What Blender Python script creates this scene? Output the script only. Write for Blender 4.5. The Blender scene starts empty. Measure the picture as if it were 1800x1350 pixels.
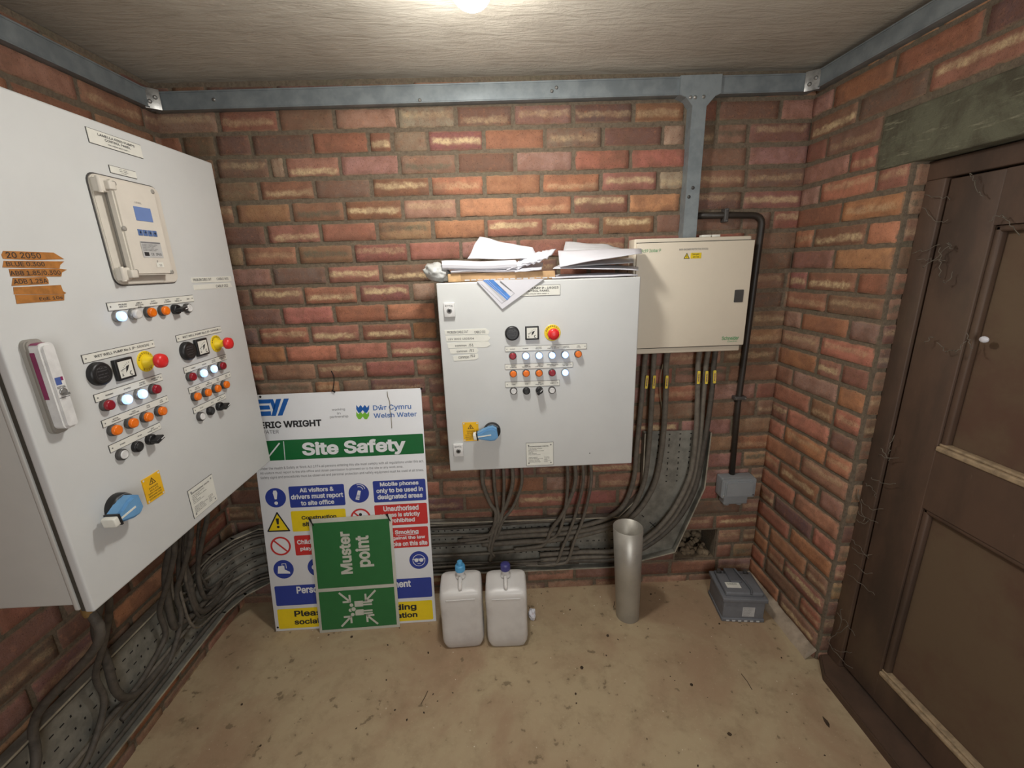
import bpy, bmesh, math, random
from mathutils import Matrix, Vector, noise as mnoise
from mathutils.geometry import delaunay_2d_cdt
random.seed(7)
SC = bpy.context.scene
COL = SC.collection
# ------------------------------------------------------------------ camera, world, light, exposure
CAM = Vector((0, 0, 1.585)); FPX = 749.8
# rows of the fitted camera-to-world matrix
CW = Matrix(((0.9989245702509785, -0.038441391971582715, 0.02592223624969778),
             (-0.03520309779417248, -0.26498270958964365, 0.9636103494277262),
             (-0.030173578750157207, -0.9634865972092284, -0.26605099538169436)))
cam = bpy.data.objects.new('camera', bpy.data.cameras.new('camera'))
COL.objects.link(cam)
cx, cyv, cz = [Vector((CW[0][i], CW[1][i], CW[2][i])) for i in range(3)]
cam.matrix_world = Matrix(((cx.x, -cyv.x, -cz.x, CAM.x), (cx.y, -cyv.y, -cz.y, CAM.y), (cx.z, -cyv.z, -cz.z, CAM.z), (0, 0, 0, 1)))
cam.data.sensor_width = 36; cam.data.lens = FPX / 1800 * 36; cam.data.clip_start = 0.01
SC.camera = cam
SC.view_settings.view_transform = 'Standard'; SC.view_settings.look = 'None'
SC.view_settings.gamma = 1; SC.view_settings.use_curve_mapping = False
SC.view_settings.exposure = 0.70
w = bpy.data.worlds.new('world'); SC.world = w; w.use_nodes = True
w.node_tree.nodes['Background'].inputs[0].default_value = (0.75, 0.8, 0.9, 1)
w.node_tree.nodes['Background'].inputs[1].default_value = 0.25
LAMP = Vector((-0.035, 1.165, 2.17))
ld = bpy.data.lights.new('bulkhead_light', 'POINT'); ld.energy = 7; ld.shadow_soft_size = 0.05; ld.color = (1.0, 0.975, 0.93)
lo = bpy.data.objects.new('bulkhead_light', ld); lo.location = LAMP - Vector((0, 0, 0.06)); COL.objects.link(lo)
l2 = bpy.data.lights.new('bulkhead_downlight', 'AREA'); l2.shape = 'DISK'; l2.size = 0.14; l2.energy = 3.6; l2.color = (1.0, 0.975, 0.93)
l2o = bpy.data.objects.new('bulkhead_downlight', l2); l2o.location = LAMP + Vector((0, 0.02, 0.005)); COL.objects.link(l2o)
dl = bpy.data.lights.new('added_fill_light', 'AREA'); dl.shape = 'RECTANGLE'; dl.size = 0.6; dl.size_y = 1.3; dl.energy = 13.5; dl.color = (0.98, 0.98, 0.97)  # soft fill light added behind the camera to even out the lamp's falloff
do = bpy.data.objects.new('added_fill_light', dl); do.location = (0.42, -1.0, 1.5); do.rotation_euler = (Vector((0.25, 1.8, 1.0)) - Vector((0.42, -1.0, 1.5))).to_track_quat('-Z', 'Y').to_euler(); COL.objects.link(do)

# ------------------------------------------------------------------ measuring helpers
def ray(x, y): return CW @ Vector(((x - 900) / FPX, (y - 675) / FPX, 1))
def at_y(x, y, Y): d = ray(x, y); return CAM + d * (Y / d.y)
def at_x(x, y, X): d = ray(x, y); return CAM + d * (X / d.x)
def at_z(x, y, Z=0.0): d = ray(x, y); return CAM + d * ((Z - CAM.z) / d.z)
class Frame:
    """a flat face in the room: origin, u to the right, v up, n out of the face"""
    def __init__(s, o, u, v):
        s.o = Vector(o); s.u = Vector(u).normalized(); v = Vector(v); s.v = (v - s.u * v.dot(s.u)).normalized(); s.n = s.u.cross(s.v)
        s.M = Matrix(((s.u.x, s.v.x, s.n.x, s.o.x), (s.u.y, s.v.y, s.n.y, s.o.y), (s.u.z, s.v.z, s.n.z, s.o.z), (0, 0, 0, 1)))
    def at(s, x, y, wd=0.0):
        d = ray(x, y); t = ((s.o + s.n * wd) - CAM).dot(s.n) / d.dot(s.n); p = CAM + d * t - s.o
        return (p.dot(s.u), p.dot(s.v))

# ------------------------------------------------------------------ materials
def lin(r, g, b):
    f = lambda c: (c / 255 / 12.92) if c <= 10 else ((c / 255 + 0.055) / 1.055) ** 2.4
    return (f(r), f(g), f(b), 1)
MATS = {}
class NT:
    def __init__(s, name):
        s.m = bpy.data.materials.new(name); s.m.use_nodes = True; s.t = s.m.node_tree; s.b = s.t.nodes['Principled BSDF']; MATS[name] = s.m
        s.tc = s.t.nodes.new('ShaderNodeTexCoord'); s.co = s.tc.outputs['Object']
    def n(s, kind, ins=None, **props):
        nd = s.t.nodes.new('ShaderNode' + kind)
        for k, v in props.items(): setattr(nd, k, v)
        for k, v in (ins or {}).items():
            if isinstance(v, bpy.types.NodeSocket): s.t.links.new(v, nd.inputs[k])
            else: nd.inputs[k].default_value = v
        return nd
    def noise(s, scale, detail=4, rough=0.6, co=None, dist=0.0):
        return s.n('TexNoise', {'Vector': co or s.co, 'Scale': scale, 'Detail': detail, 'Roughness': rough, 'Distortion': dist}).outputs['Fac']
    def ramp(s, fac, a, b):
        return s.n('MapRange', {0: fac, 1: a, 2: b, 3: 0.0, 4: 1.0}, interpolation_type='SMOOTHSTEP').outputs[0]
    def mix(s, fac, a, b, mode='MIX'):
        nd = s.n('Mix', data_type='RGBA', blend_type=mode)
        for i, v in ((0, fac), (6, a), (7, b)):
            if isinstance(v, bpy.types.NodeSocket): s.t.links.new(v, nd.inputs[i])
            else: nd.inputs[i].default_value = v
        return nd.outputs[2]
    def math(s, op, a, b=0.0, c=0.0):
        return s.n('Math', {0: a, 1: b, 2: c}, operation=op).outputs[0]
    def set(s, k, v):
        if isinstance(v, bpy.types.NodeSocket): s.t.links.new(v, s.b.inputs[k])
        else: s.b.inputs[k].default_value = v
    def bump(s, h, st=0.3, dist=0.002):
        s.set('Normal', s.n('Bump', {'Height': h, 'Strength': st, 'Distance': dist}).outputs['Normal'])
def simple(name, col, rough=0.5, metal=0.0, var=0.06, scale=30, emit=0, bump=0.0, spec=None, bscale=None):
    t = NT(name); c = col if len(col) == 4 else (*col, 1)
    d = (c[0] * (1 - var * 3), c[1] * (1 - var * 3), c[2] * (1 - var * 3), 1)
    t.set('Base Color', t.mix(t.ramp(t.noise(scale, 5), 0.35, 0.75), c, d)); t.set('Roughness', rough); t.set('Metallic', metal)
    if spec is not None: t.set('Specular IOR Level', spec)
    if emit: t.set('Emission Color', c); t.set('Emission Strength', emit)
    if bump: t.bump(t.noise(bscale or scale * 8, 3), bump, 0.001)
    return t
# brick: base colour per brick, streaks and pits inside the brick's own uv
t = NT('brick')
bc = t.n('Attribute', attribute_name='brick_colour'); st = t.n('Attribute', attribute_name='brick_style')
ss = t.n('SeparateColor', {0: st.outputs['Color']})
uv = t.n('UVMap', uv_map='brick_uv'); su = t.n('SeparateXYZ', {0: uv.outputs[0]})
nA = t.noise(16, 5, 0.7); nB = t.noise(60, 6, 0.75); nC = t.noise(260, 3, 0.6); nD = t.noise(7, 4, 0.6, dist=1.0)
col = t.mix(t.math('MULTIPLY', t.ramp(nA, 0.35, 0.75), 0.5), bc.outputs['Color'], lin(118, 78, 58))
col = t.mix(t.math('MULTIPLY', t.ramp(nB, 0.5, 0.8), 0.45), col, lin(205, 140, 100))
vv = t.math('ADD', su.outputs['Y'], t.math('MULTIPLY', t.math('SUBTRACT', nA, 0.5), 0.55))
dist_ = t.math('ABSOLUTE', t.math('SUBTRACT', vv, ss.outputs['Green']))
band = t.math('SUBTRACT', 1.0, t.ramp(dist_, 0.05, 0.24))
ends = t.ramp(t.math('ADD', t.math('MULTIPLY', t.math('SUBTRACT', 0.5, t.math('ABSOLUTE', t.math('SUBTRACT', su.outputs['X'], 0.5))), 2.0), t.math('MULTIPLY', t.math('SUBTRACT', nD, 0.5), 0.8)), 0.0, 0.25)
sm = t.math('MULTIPLY', t.math('MULTIPLY', band, ends), t.math('MULTIPLY', ss.outputs['Red'], t.math('ADD', 0.45, t.ramp(nB, 0.35, 0.6))))
col = t.mix(t.math('MINIMUM', sm, 0.95), col, t.mix(t.ramp(ss.outputs['Blue'], 0.4, 0.6), lin(206, 182, 142), lin(100, 98, 82)))
ed = t.math('MULTIPLY', t.math('SUBTRACT', 0.5, t.math('ABSOLUTE', t.math('SUBTRACT', su.outputs['Y'], 0.5))), 1.0)
halo = t.math('MULTIPLY', t.math('SUBTRACT', 1.0, t.ramp(t.math('ADD', ed, t.math('MULTIPLY', t.math('SUBTRACT', nB, 0.5), 0.25)), 0.02, 0.12)), 0.4)
col = t.mix(halo, col, lin(168, 142, 112))
exx = t.math('MULTIPLY', t.math('SUBTRACT', 0.5, t.math('ABSOLUTE', t.math('SUBTRACT', su.outputs['X'], 0.5))), st.outputs['Alpha'])
rim = t.math('ADD', t.math('MINIMUM', ed, exx), t.math('MULTIPLY', t.math('SUBTRACT', t.noise(34, 5, 0.7), 0.5), 0.34))
col = t.mix(t.math('MULTIPLY', t.math('SUBTRACT', 1.0, t.ramp(rim, -0.01, 0.07)), 0.85), col, lin(120, 104, 86))
col = t.mix(t.math('MULTIPLY', t.ramp(t.noise(11, 5, 0.65, dist=0.7), 0.45, 0.62), 0.45), col, lin(126, 92, 76))
col = t.mix(t.math('MULTIPLY', t.math('SUBTRACT', 1.0, t.ramp(nC, 0.28, 0.42)), 0.65), col, lin(50, 38, 30))
col = t.mix(t.math('MULTIPLY', t.ramp(nD, 0.52, 0.72), 0.35), col, lin(96, 78, 64))
t.set('Base Color', col); t.set('Roughness', 0.93); t.set('Specular IOR Level', 0.25)
t.bump(t.math('ADD', t.math('MULTIPLY', nC, 0.6), nB), 0.55, 0.004)
t = NT('mortar'); nB = t.noise(90, 6, 0.75); nD = t.noise(8, 4)
col = t.mix(t.ramp(nB, 0.35, 0.7), lin(124, 110, 92), lin(98, 86, 72)); col = t.mix(t.math('MULTIPLY', t.ramp(nD, 0.5, 0.7), 0.4), col, lin(106, 104, 82))
t.set('Base Color', col); t.set('Roughness', 0.95); t.bump(nB, 0.8, 0.006)
t = NT('floor_concrete'); n1 = t.noise(2.2, 5, 0.6, dist=0.6); n2 = t.noise(14, 6, 0.7); n3 = t.noise(120, 4, 0.7); n4 = t.noise(28, 3, 0.5); n5 = t.noise(5, 6, 0.7)
col = t.mix(t.ramp(n1, 0.38, 0.66), lin(176, 158, 126), lin(160, 134, 106)); col = t.mix(t.math('MULTIPLY', t.ramp(n2, 0.45, 0.75), 0.5), col, lin(138, 118, 90))
col = t.mix(t.math('MULTIPLY', t.ramp(n4, 0.66, 0.72), 0.6), col, lin(96, 82, 60)); col = t.mix(t.math('MULTIPLY', t.ramp(n5, 0.58, 0.72), 0.35), col, lin(112, 98, 72))
col = t.mix(t.math('MULTIPLY', t.ramp(n3, 0.60, 0.72), 0.3), col, lin(205, 190, 160))
t.set('Base Color', col); t.set('Roughness', 0.8); t.bump(t.math('ADD', n2, t.math('MULTIPLY', n3, 0.3)), 0.25, 0.004)
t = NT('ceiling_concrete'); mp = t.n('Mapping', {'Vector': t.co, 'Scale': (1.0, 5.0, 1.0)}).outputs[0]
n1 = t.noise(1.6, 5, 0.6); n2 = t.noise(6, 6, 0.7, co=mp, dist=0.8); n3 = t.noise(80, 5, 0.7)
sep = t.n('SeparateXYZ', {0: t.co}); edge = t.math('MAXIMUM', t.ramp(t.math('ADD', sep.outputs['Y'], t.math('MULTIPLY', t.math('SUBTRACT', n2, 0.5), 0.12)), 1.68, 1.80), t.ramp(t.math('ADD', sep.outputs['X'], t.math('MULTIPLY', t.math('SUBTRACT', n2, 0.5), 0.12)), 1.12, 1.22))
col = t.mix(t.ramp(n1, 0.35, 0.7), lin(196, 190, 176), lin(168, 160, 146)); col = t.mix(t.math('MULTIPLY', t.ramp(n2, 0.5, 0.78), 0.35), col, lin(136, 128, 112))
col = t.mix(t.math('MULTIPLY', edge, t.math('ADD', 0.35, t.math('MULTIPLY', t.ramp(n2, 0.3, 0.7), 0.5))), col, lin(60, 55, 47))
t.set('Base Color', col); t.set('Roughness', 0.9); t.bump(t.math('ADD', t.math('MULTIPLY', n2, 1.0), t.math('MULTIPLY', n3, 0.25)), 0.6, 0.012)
t = NT('lintel_concrete'); n1 = t.noise(7, 6, 0.7, dist=0.5); n2 = t.noise(70, 6, 0.75)
mp = t.n('Mapping', {'Vector': t.co, 'Rotation': (0.35, 0, 0), 'Scale': (1, 1.2, 9)}).outputs[0]; n3 = t.noise(9, 6, 0.75, co=mp)
col = t.mix(t.ramp(n1, 0.4, 0.66), lin(112, 112, 92), lin(86, 82, 66)); col = t.mix(t.math('MULTIPLY', t.ramp(n3, 0.55, 0.7), 0.8), col, lin(152, 150, 126)); t.set('Base Color', col); t.set('Roughness', 0.95); t.bump(t.math('ADD', n2, n3), 0.9, 0.006)
t = NT('door_paint'); mp = t.n('Mapping', {'Vector': t.co, 'Scale': (1, 1, 0.35)}).outputs[0]; n1 = t.noise(5, 6, 0.65, co=mp); n2 = t.noise(60, 6, 0.7, co=mp); n3 = t.noise(2.5, 4, 0.6)
col = t.mix(t.ramp(n1, 0.35, 0.7), lin(88, 67, 53), lin(64, 50, 40)); col = t.mix(t.math('MULTIPLY', t.ramp(n3, 0.5, 0.72), 0.4), col, lin(100, 84, 62)); col = t.mix(t.math('MULTIPLY', t.ramp(n2, 0.62, 0.8), 0.3), col, lin(130, 116, 100))
t.set('Base Color', col); t.set('Roughness', 0.6); t.bump(n2, 0.2, 0.002)
t = NT('door_panel'); n1 = t.noise(3, 6, 0.65); n2 = t.noise(40, 6, 0.7)
col = t.mix(t.ramp(n1, 0.4, 0.66), lin(98, 80, 60), lin(88, 62, 48)); col = t.mix(t.math('MULTIPLY', t.ramp(n2, 0.6, 0.8), 0.3), col, lin(112, 92, 70)); t.set('Base Color', col); t.set('Roughness', 0.75)
def metal(name, a, b, rough=0.45, met=0.55, sc=18):
    t = NT(name); n1 = t.noise(sc, 5, 0.6); n2 = t.noise(3, 3)
    t.set('Base Color', t.mix(t.ramp(t.math('ADD', t.math('MULTIPLY', n1, 0.6), t.math('MULTIPLY', n2, 0.4)), 0.38, 0.62), a, b)); t.set('Roughness', rough); t.set('Metallic', met)
metal('galvanised', lin(142, 150, 152), lin(122, 130, 133), 0.55, 0.3)
metal('tray_metal', lin(146, 144, 134), lin(116, 114, 106), 0.6, 0.35)
metal('tray_lip', lin(190, 184, 166), lin(150, 146, 132), 0.5, 0.4)
metal('pipe_steel', lin(176, 172, 162), lin(162, 158, 149), 0.42, 0.5, 10)
metal('screw', lin(190, 190, 186), lin(120, 120, 118), 0.35, 0.8)
simple('panel_grey', lin(206, 208, 206), 0.5, var=0.012, scale=6, bump=0.08, bscale=500)
simple('panel_side', lin(198, 198, 192), 0.55, var=0.02, scale=6)
simple('board_cream', lin(222, 212, 192), 0.5, var=0.012, scale=6)
simple('device_beige', lin(212, 206, 194), 0.55, var=0.02, scale=12)
simple('device_shade', lin(150, 146, 138), 0.6, var=0.02, scale=12)
simple('gasket', lin(70, 68, 60), 0.7)
simple('label_white', lin(226, 226, 216), 0.5, var=0.02)
simple('paper', lin(214, 214, 220), 0.8, var=0.02, scale=9)
simple('paper_grey', lin(196, 196, 198), 0.8, var=0.04, scale=9)
simple('ink', lin(38, 38, 40), 0.7)
simple('ink_grey', lin(120, 120, 122), 0.7)
simple('ink_blue', lin(84, 140, 214), 0.7)
simple('ink_green', lin(60, 150, 90), 0.7)
simple('black_plastic', lin(30, 30, 31), 0.42, var=0.1)
simple('dark_slot', lin(24, 22, 20), 0.9)
simple('lens_red', lin(150, 24, 40), 0.3, var=0.08)
simple('lens_orange', lin(238, 118, 16), 0.3, var=0.04)
simple('lens_clear', lin(214, 212, 208), 0.3, var=0.04)
simple('button_white', lin(222, 222, 220), 0.4)
simple('button_black', lin(40, 40, 40), 0.4)
simple('bezel_metal', lin(150, 150, 148), 0.35, 0.6)
simple('bezel_dark', lin(74, 72, 70), 0.45)
t = NT('lens_lit'); t.set('Base Color', (0.5, 0.7, 1, 1)); t.set('Emission Color', (0.26, 0.46, 1.0, 1)); t.set('Emission Strength', 1.1)
t = NT('lens_core'); t.set('Base Color', (0.8, 0.9, 1, 1)); t.set('Emission Color', (0.62, 0.78, 1.0, 1)); t.set('Emission Strength', 1.6)
t = NT('lamp_diffuser'); t.set('Base Color', (1, 1, 1, 1)); t.set('Emission Color', (1, 0.97, 0.93, 1)); t.set('Emission Strength', 7)
simple('estop_red', lin(222, 44, 44), 0.35, var=0.03)
simple('estop_yellow', lin(236, 206, 30), 0.45, var=0.03)
simple('warning_yellow', lin(240, 186, 18), 0.5, var=0.03)
simple('handle_blue', lin(104, 156, 200), 0.45, var=0.04)
simple('magenta', lin(134, 34, 84), 0.4)
simple('logo_blue', lin(74, 96, 160), 0.5)
simple('screen_blue', lin(106, 132, 184), 0.3, var=0.02)
simple('key_blue', lin(84, 112, 162), 0.4)
simple('tape_brown', lin(176, 116, 52), 0.45, var=0.12, scale=60)
simple('sign_white', lin(226, 228, 230), 0.4, var=0.01, scale=5)
simple('sign_green', lin(24, 104, 54), 0.4, var=0.02)
simple('muster_green', lin(44, 110, 60), 0.45, var=0.02)
simple('sign_blue', lin(48, 66, 150), 0.4, var=0.02)
simple('sign_red', lin(200, 54, 52), 0.4, var=0.02)
simple('sign_yellow', lin(236, 208, 34), 0.4, var=0.02)
simple('ew_blue', lin(30, 92, 168), 0.4, var=0.0)
simple('logo_green', lin(120, 186, 60), 0.4, var=0.0)
simple('text_blue', lin(66, 110, 176), 0.4, var=0.0)
simple('muster_edge', lin(196, 196, 184), 0.5, var=0.03)
simple('cable_dusty', lin(112, 105, 94), 0.75, var=0.12, scale=40)
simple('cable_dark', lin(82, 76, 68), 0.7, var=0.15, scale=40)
simple('conduit_black', lin(50, 44, 38), 0.5, var=0.1)
simple('gland_brass', lin(150, 122, 76), 0.5, 0.4)
simple('tag_yellow', lin(232, 206, 76), 0.5)
simple('box_grey', lin(140, 144, 146), 0.5, var=0.03, scale=14)
simple('battery_grey', lin(112, 114, 118), 0.6, var=0.06, scale=22, bump=0.1)
simple('battery_dark', lin(92, 94, 98), 0.6, var=0.05)
simple('battery_label', lin(186, 186, 184), 0.6, var=0.04)
simple('cap_blue', lin(88, 166, 214), 0.4)
simple('cap_navy', lin(68, 68, 130), 0.4)
simple('cardboard', lin(192, 156, 114), 0.8, var=0.08)
simple('wood_end', lin(214, 176, 128), 0.8, var=0.08)
simple('plaster', lin(176, 160, 140), 0.9, var=0.14, scale=14, bump=0.6, bscale=60)
simple('rubble', lin(128, 112, 90), 0.95, var=0.12, scale=26, bump=0.9, bscale=70)
simple('debris', lin(70, 54, 38), 0.9, var=0.2)
simple('crumb', lin(226, 216, 196), 0.9)
simple('web', lin(104, 96, 84), 0.9)
simple('bead_wood', lin(168, 146, 116), 0.8, var=0.15, scale=50)
simple('string', lin(130, 120, 96), 0.8)
t = NT('can_plastic'); n1 = t.noise(5, 4); t.set('Base Color', t.mix(t.ramp(n1, 0.35, 0.7), lin(214, 212, 208), lin(192, 188, 184))); t.set('Roughness', 0.35)
t.set('Subsurface Weight', 0.25); t.set('Subsurface Radius', (0.03, 0.03, 0.03)); t.set('Subsurface Scale', 0.5)
t = NT('bag_plastic'); t.set('Base Color', lin(190, 192, 188)); t.set('Roughness', 0.35); t.bump(t.noise(40, 4), 0.5, 0.004)

# ------------------------------------------------------------------ mesh builder
GLY = {}
try: FONT = bpy.data.fonts.load(bpy.utils.system_resource('DATAFILES') + '/fonts/Inter.woff2')
except Exception: FONT = None
def glyphs(s, bold):
    bold = bold * 0.8
    k = (s, bold)
    if k not in GLY:
        c = bpy.data.curves.new('g', 'FONT'); c.body = s; c.size = 1; c.resolution_u = 3 if len(s) < 60 else 1; c.fill_mode = 'NONE'
        if FONT: c.font = FONT
        o = bpy.data.objects.new('g', c); m = bpy.data.meshes.new_from_object(o)
        P = [Vector((v.co.x, v.co.y)) for v in m.vertices]; nb = [[] for _ in P]
        for e in m.edges: a, b = e.vertices; nb[a].append(b); nb[b].append(a)
        seen = set(); loops = []
        # closed outlines, kept in the order the font draws them so that holes wind the other way
        for st_ in range(len(P)):
            if st_ in seen or not nb[st_]: continue
            lp = [st_]; seen.add(st_); cur = st_ + 1 if st_ + 1 in nb[st_] else nb[st_][0]
            while cur not in seen: lp.append(cur); seen.add(cur); nx = [q for q in nb[cur] if q not in seen]; cur = nx[0] if nx else lp[0]
            cl = [i for n_, i in enumerate(lp) if (P[i] - P[lp[n_ - 1]]).length > 1e-6]
            if len(cl) > 2: loops.append(cl)
        area = [sum(P[l[i - 1]].x * P[l[i]].y - P[l[i]].x * P[l[i - 1]].y for i in range(len(l))) for l in loops]
        vs, fs = [], []
        if loops:
            big = max(range(len(loops)), key=lambda i: abs(area[i])); sg_ = 1 if area[big] > 0 else -1; Q = {}
            for l in loops:                                  # thicken the strokes by moving the outlines outwards
                for i in range(len(l)):
                    d1 = (P[l[i]] - P[l[i - 1]]).normalized(); d2 = (P[l[(i + 1) % len(l)]] - P[l[i]]).normalized(); n1 = Vector((d1.y, -d1.x)) + Vector((d2.y, -d2.x))
                    n1 = n1 / max(n1.length_squared / 2, .5) if n1.length > 1e-6 else Vector((0, 0)); Q[l[i]] = P[l[i]] + n1 * bold * sg_
            L_ = [[Q[i] for i in l] for l in loops]; pts = [p for l in L_ for p in l]; ed = []; b0 = 0
            for l in L_: n_ = len(l); ed += [(b0 + i, b0 + (i + 1) % n_) for i in range(n_)]; b0 += n_
            bb = [(min(p.x for p in l), max(p.x for p in l), min(p.y for p in l), max(p.y for p in l), l) for l in L_]
            r = delaunay_2d_cdt(pts, ed, [], 0, 1e-6, False); V, F_ = r[0], r[2]
            for f in F_:
                x = sum(V[i].x for i in f) / len(f); y = sum(V[i].y for i in f) / len(f); wn = 0
                for x0, x1, y0, y1, l in bb:
                    if not (x0 < x < x1 and y0 < y < y1): continue
                    ax, ay = l[-1]
                    for bx, by in l:
                        if (ay <= y) != (by <= y):
                            if ax + (y - ay) / (by - ay) * (bx - ax) > x: wn += 1 if by > ay else -1
                        ax, ay = bx, by
                if wn: fs.append(tuple(f))
            vs = [(v.x, v.y) for v in V]
        bpy.data.objects.remove(o); bpy.data.meshes.remove(m); bpy.data.curves.remove(c); GLY[k] = (vs, fs)
    return GLY[k]
class MB:
    def __init__(s, frame=None): s.v = []; s.f = []; s.m = []; s.sm = []; s.mats = []; s.T = frame.M if isinstance(frame, Frame) else (frame or Matrix())
    def mi(s, m):
        if m not in s.mats: s.mats.append(m)
        return s.mats.index(m)
    def add(s, vs, fs, m, smooth=False):
        b = len(s.v); i = s.mi(m); s.v += [s.T @ Vector(v) for v in vs]
        for f in fs: s.f.append(tuple(b + k for k in f)); s.m.append(i); s.sm.append(smooth)
        return s
    def bm(s, bm, m, smooth=False, M=None):
        vs = [(M @ v.co if M else v.co.copy()) for v in bm.verts]; bm.verts.index_update()
        s.add(vs, [[v.index for v in f.verts] for f in bm.faces], m, smooth); bm.free(); return s
    def box(s, a, b, m, bev=0.0, seg=2, M=None, smooth=False):
        a2 = [min(a[i], b[i]) for i in range(3)]; b2 = [max(a[i], b[i]) for i in range(3)]
        bm = bmesh.new(); bmesh.ops.create_cube(bm, size=1)
        for v in bm.verts: v.co = Vector([(a2[i] + b2[i]) / 2 + v.co[i] * (b2[i] - a2[i]) for i in range(3)])
        if bev: bmesh.ops.bevel(bm, geom=bm.edges[:], offset=bev, segments=seg, affect='EDGES', profile=0.6)
        return s.bm(bm, m, smooth or bev > 0, M)
    def prism(s, pts, z0, z1, m, bev=0.0):
        bm = bmesh.new(); vs = [bm.verts.new((p[0], p[1], z0)) for p in pts]; f = bm.faces.new(vs)
        r = bmesh.ops.extrude_face_region(bm, geom=[f])
        for g in r['geom']:
            if isinstance(g, bmesh.types.BMVert): g.co.z = z1
        if bev:
            es = [e for e in bm.edges if all(abs(v.co.z - z1) < 1e-7 for v in e.verts)]
            bmesh.ops.bevel(bm, geom=es, offset=bev, segments=2, affect='EDGES')
        bmesh.ops.recalc_face_normals(bm, faces=bm.faces[:])
        return s.bm(bm, m, False)
    def poly(s, pts, z, m): return s.add([(p[0], p[1], z) for p in pts], [tuple(range(len(pts)))], m)
    def rect(s, x0, y0, x1, y1, z, m): return s.poly([(x0, y0), (x1, y0), (x1, y1), (x0, y1)], z, m)
    def disc(s, x, y, r, z, m, n=24): return s.poly([(x + r * math.cos(2 * math.pi * i / n), y + r * math.sin(2 * math.pi * i / n)) for i in range(n)], z, m)
    def ring(s, x, y, r0, r1, z, m, n=28, a0=0, a1=6.28318):
        vs = []
        for i in range(n + 1):
            a = a0 + (a1 - a0) * i / n; vs += [(x + r0 * math.cos(a), y + r0 * math.sin(a), z), (x + r1 * math.cos(a), y + r1 * math.sin(a), z)]
        return s.add(vs, [(2 * i, 2 * i + 1, 2 * i + 3, 2 * i + 2) for i in range(n)], m)
    def lathe(s, c, prof, m, n=24, ax=(0, 0, 1), cap=True, smooth=True):
        """prof: (radius, height) from bottom to top"""
        q = Vector((0, 0, 1)).rotation_difference(Vector(ax).normalized()).to_matrix(); c = Vector(c); vs = []
        for r, h in prof:
            for i in range(n): a = 2 * math.pi * i / n; vs.append(c + q @ Vector((r * math.cos(a), r * math.sin(a), h)))
        fs = [(k * n + i, k * n + (i + 1) % n, (k + 1) * n + (i + 1) % n, (k + 1) * n + i) for k in range(len(prof) - 1) for i in range(n)]
        s.add(vs, fs, m, smooth)
        if cap: s.add(vs[-n:], [tuple(range(n))], m); s.add(vs[:n], [tuple(reversed(range(n)))], m)
        return s
    def tube(s, pts, r, m, n=8, cap=True):
        pts = [Vector(p) for p in pts]; vs = []; up = None
        for i, p in enumerate(pts):
            d = (pts[min(i + 1, len(pts) - 1)] - pts[max(i - 1, 0)]).normalized()
            if up is None: up = d.orthogonal().normalized()
            up = (up - d * up.dot(d)).normalized(); sd = d.cross(up); rr = r[i] if isinstance(r, (list, tuple)) else r
            vs += [p + (up * math.cos(2 * math.pi * k / n) + sd * math.sin(2 * math.pi * k / n)) * rr for k in range(n)]
        fs = [(i * n + k, i * n + (k + 1) % n, (i + 1) * n + (k + 1) % n, (i + 1) * n + k) for i in range(len(pts) - 1) for k in range(n)]
        if cap: fs += [tuple(reversed(range(n))), tuple(range((len(pts) - 1) * n, len(pts) * n))]
        return s.add(vs, fs, m, True)
    def text(s, body, x0, y0, x1, y1, z, m, bold=0.0, rot=False, M2=None):
        vs, fs = glyphs(body, bold)
        if not vs: return s
        ax, bx = min(v[0] for v in vs), max(v[0] for v in vs); ay, by = min(v[1] for v in vs), max(v[1] for v in vs)
        o = []
        for x, y in vs:
            a = (x - ax) / (bx - ax); b = (y - ay) / (by - ay)
            if rot: a, b = 1 - b, a          # reads upwards
            p = (x0 + (x1 - x0) * a, y0 + (y1 - y0) * b, z); o.append(M2 @ Vector(p) if M2 else p)
        return s.add(o, fs, m)
    def line(s, pts, wd, z, m):
        for a, b in zip(pts, pts[1:]):
            a, b = Vector(a).to_2d(), Vector(b).to_2d(); d = (b - a); 
            if d.length < 1e-6: continue
            d.normalize(); nn = Vector((-d.y, d.x)) * wd / 2; a = a - d * wd * 0.3; b = b + d * wd * 0.3
            s.poly([a - nn, b - nn, b + nn, a + nn], z, m)
        return s
    def build(s, name, parent=None, **tags):
        inv = PW[parent.name].inverted() if parent is not None else Matrix()
        loc = Vector((0, 0, 0))
        if parent is None and s.v:
            lo_ = [min(v[i] for v in s.v) for i in range(3)]; hi_ = [max(v[i] for v in s.v) for i in range(3)]
            loc = Vector(((lo_[0] + hi_[0]) / 2, (lo_[1] + hi_[1]) / 2, lo_[2]))
        me = bpy.data.meshes.new(name); me.from_pydata([(inv @ v) - loc for v in s.v], [], s.f)
        for m in s.mats: me.materials.append(MATS[m])
        me.polygons.foreach_set('material_index', s.m); me.polygons.foreach_set('use_smooth', s.sm); me.update()
        o = bpy.data.objects.new(name, me); COL.objects.link(o); o.location = loc; PW[o.name] = Matrix.Translation(loc) if parent is None else PW[parent.name].copy()
        if parent is not None: o.parent = parent
        for k, v in tags.items(): o[k] = v
        return o
PW = {}
def empty(name, loc, **tags):
    o = bpy.data.objects.new(name, None); o.empty_display_size = 0.05; COL.objects.link(o); o.location = loc; PW[o.name] = Matrix.Translation(Vector(loc))
    for k, v in tags.items(): o[k] = v
    return o
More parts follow.
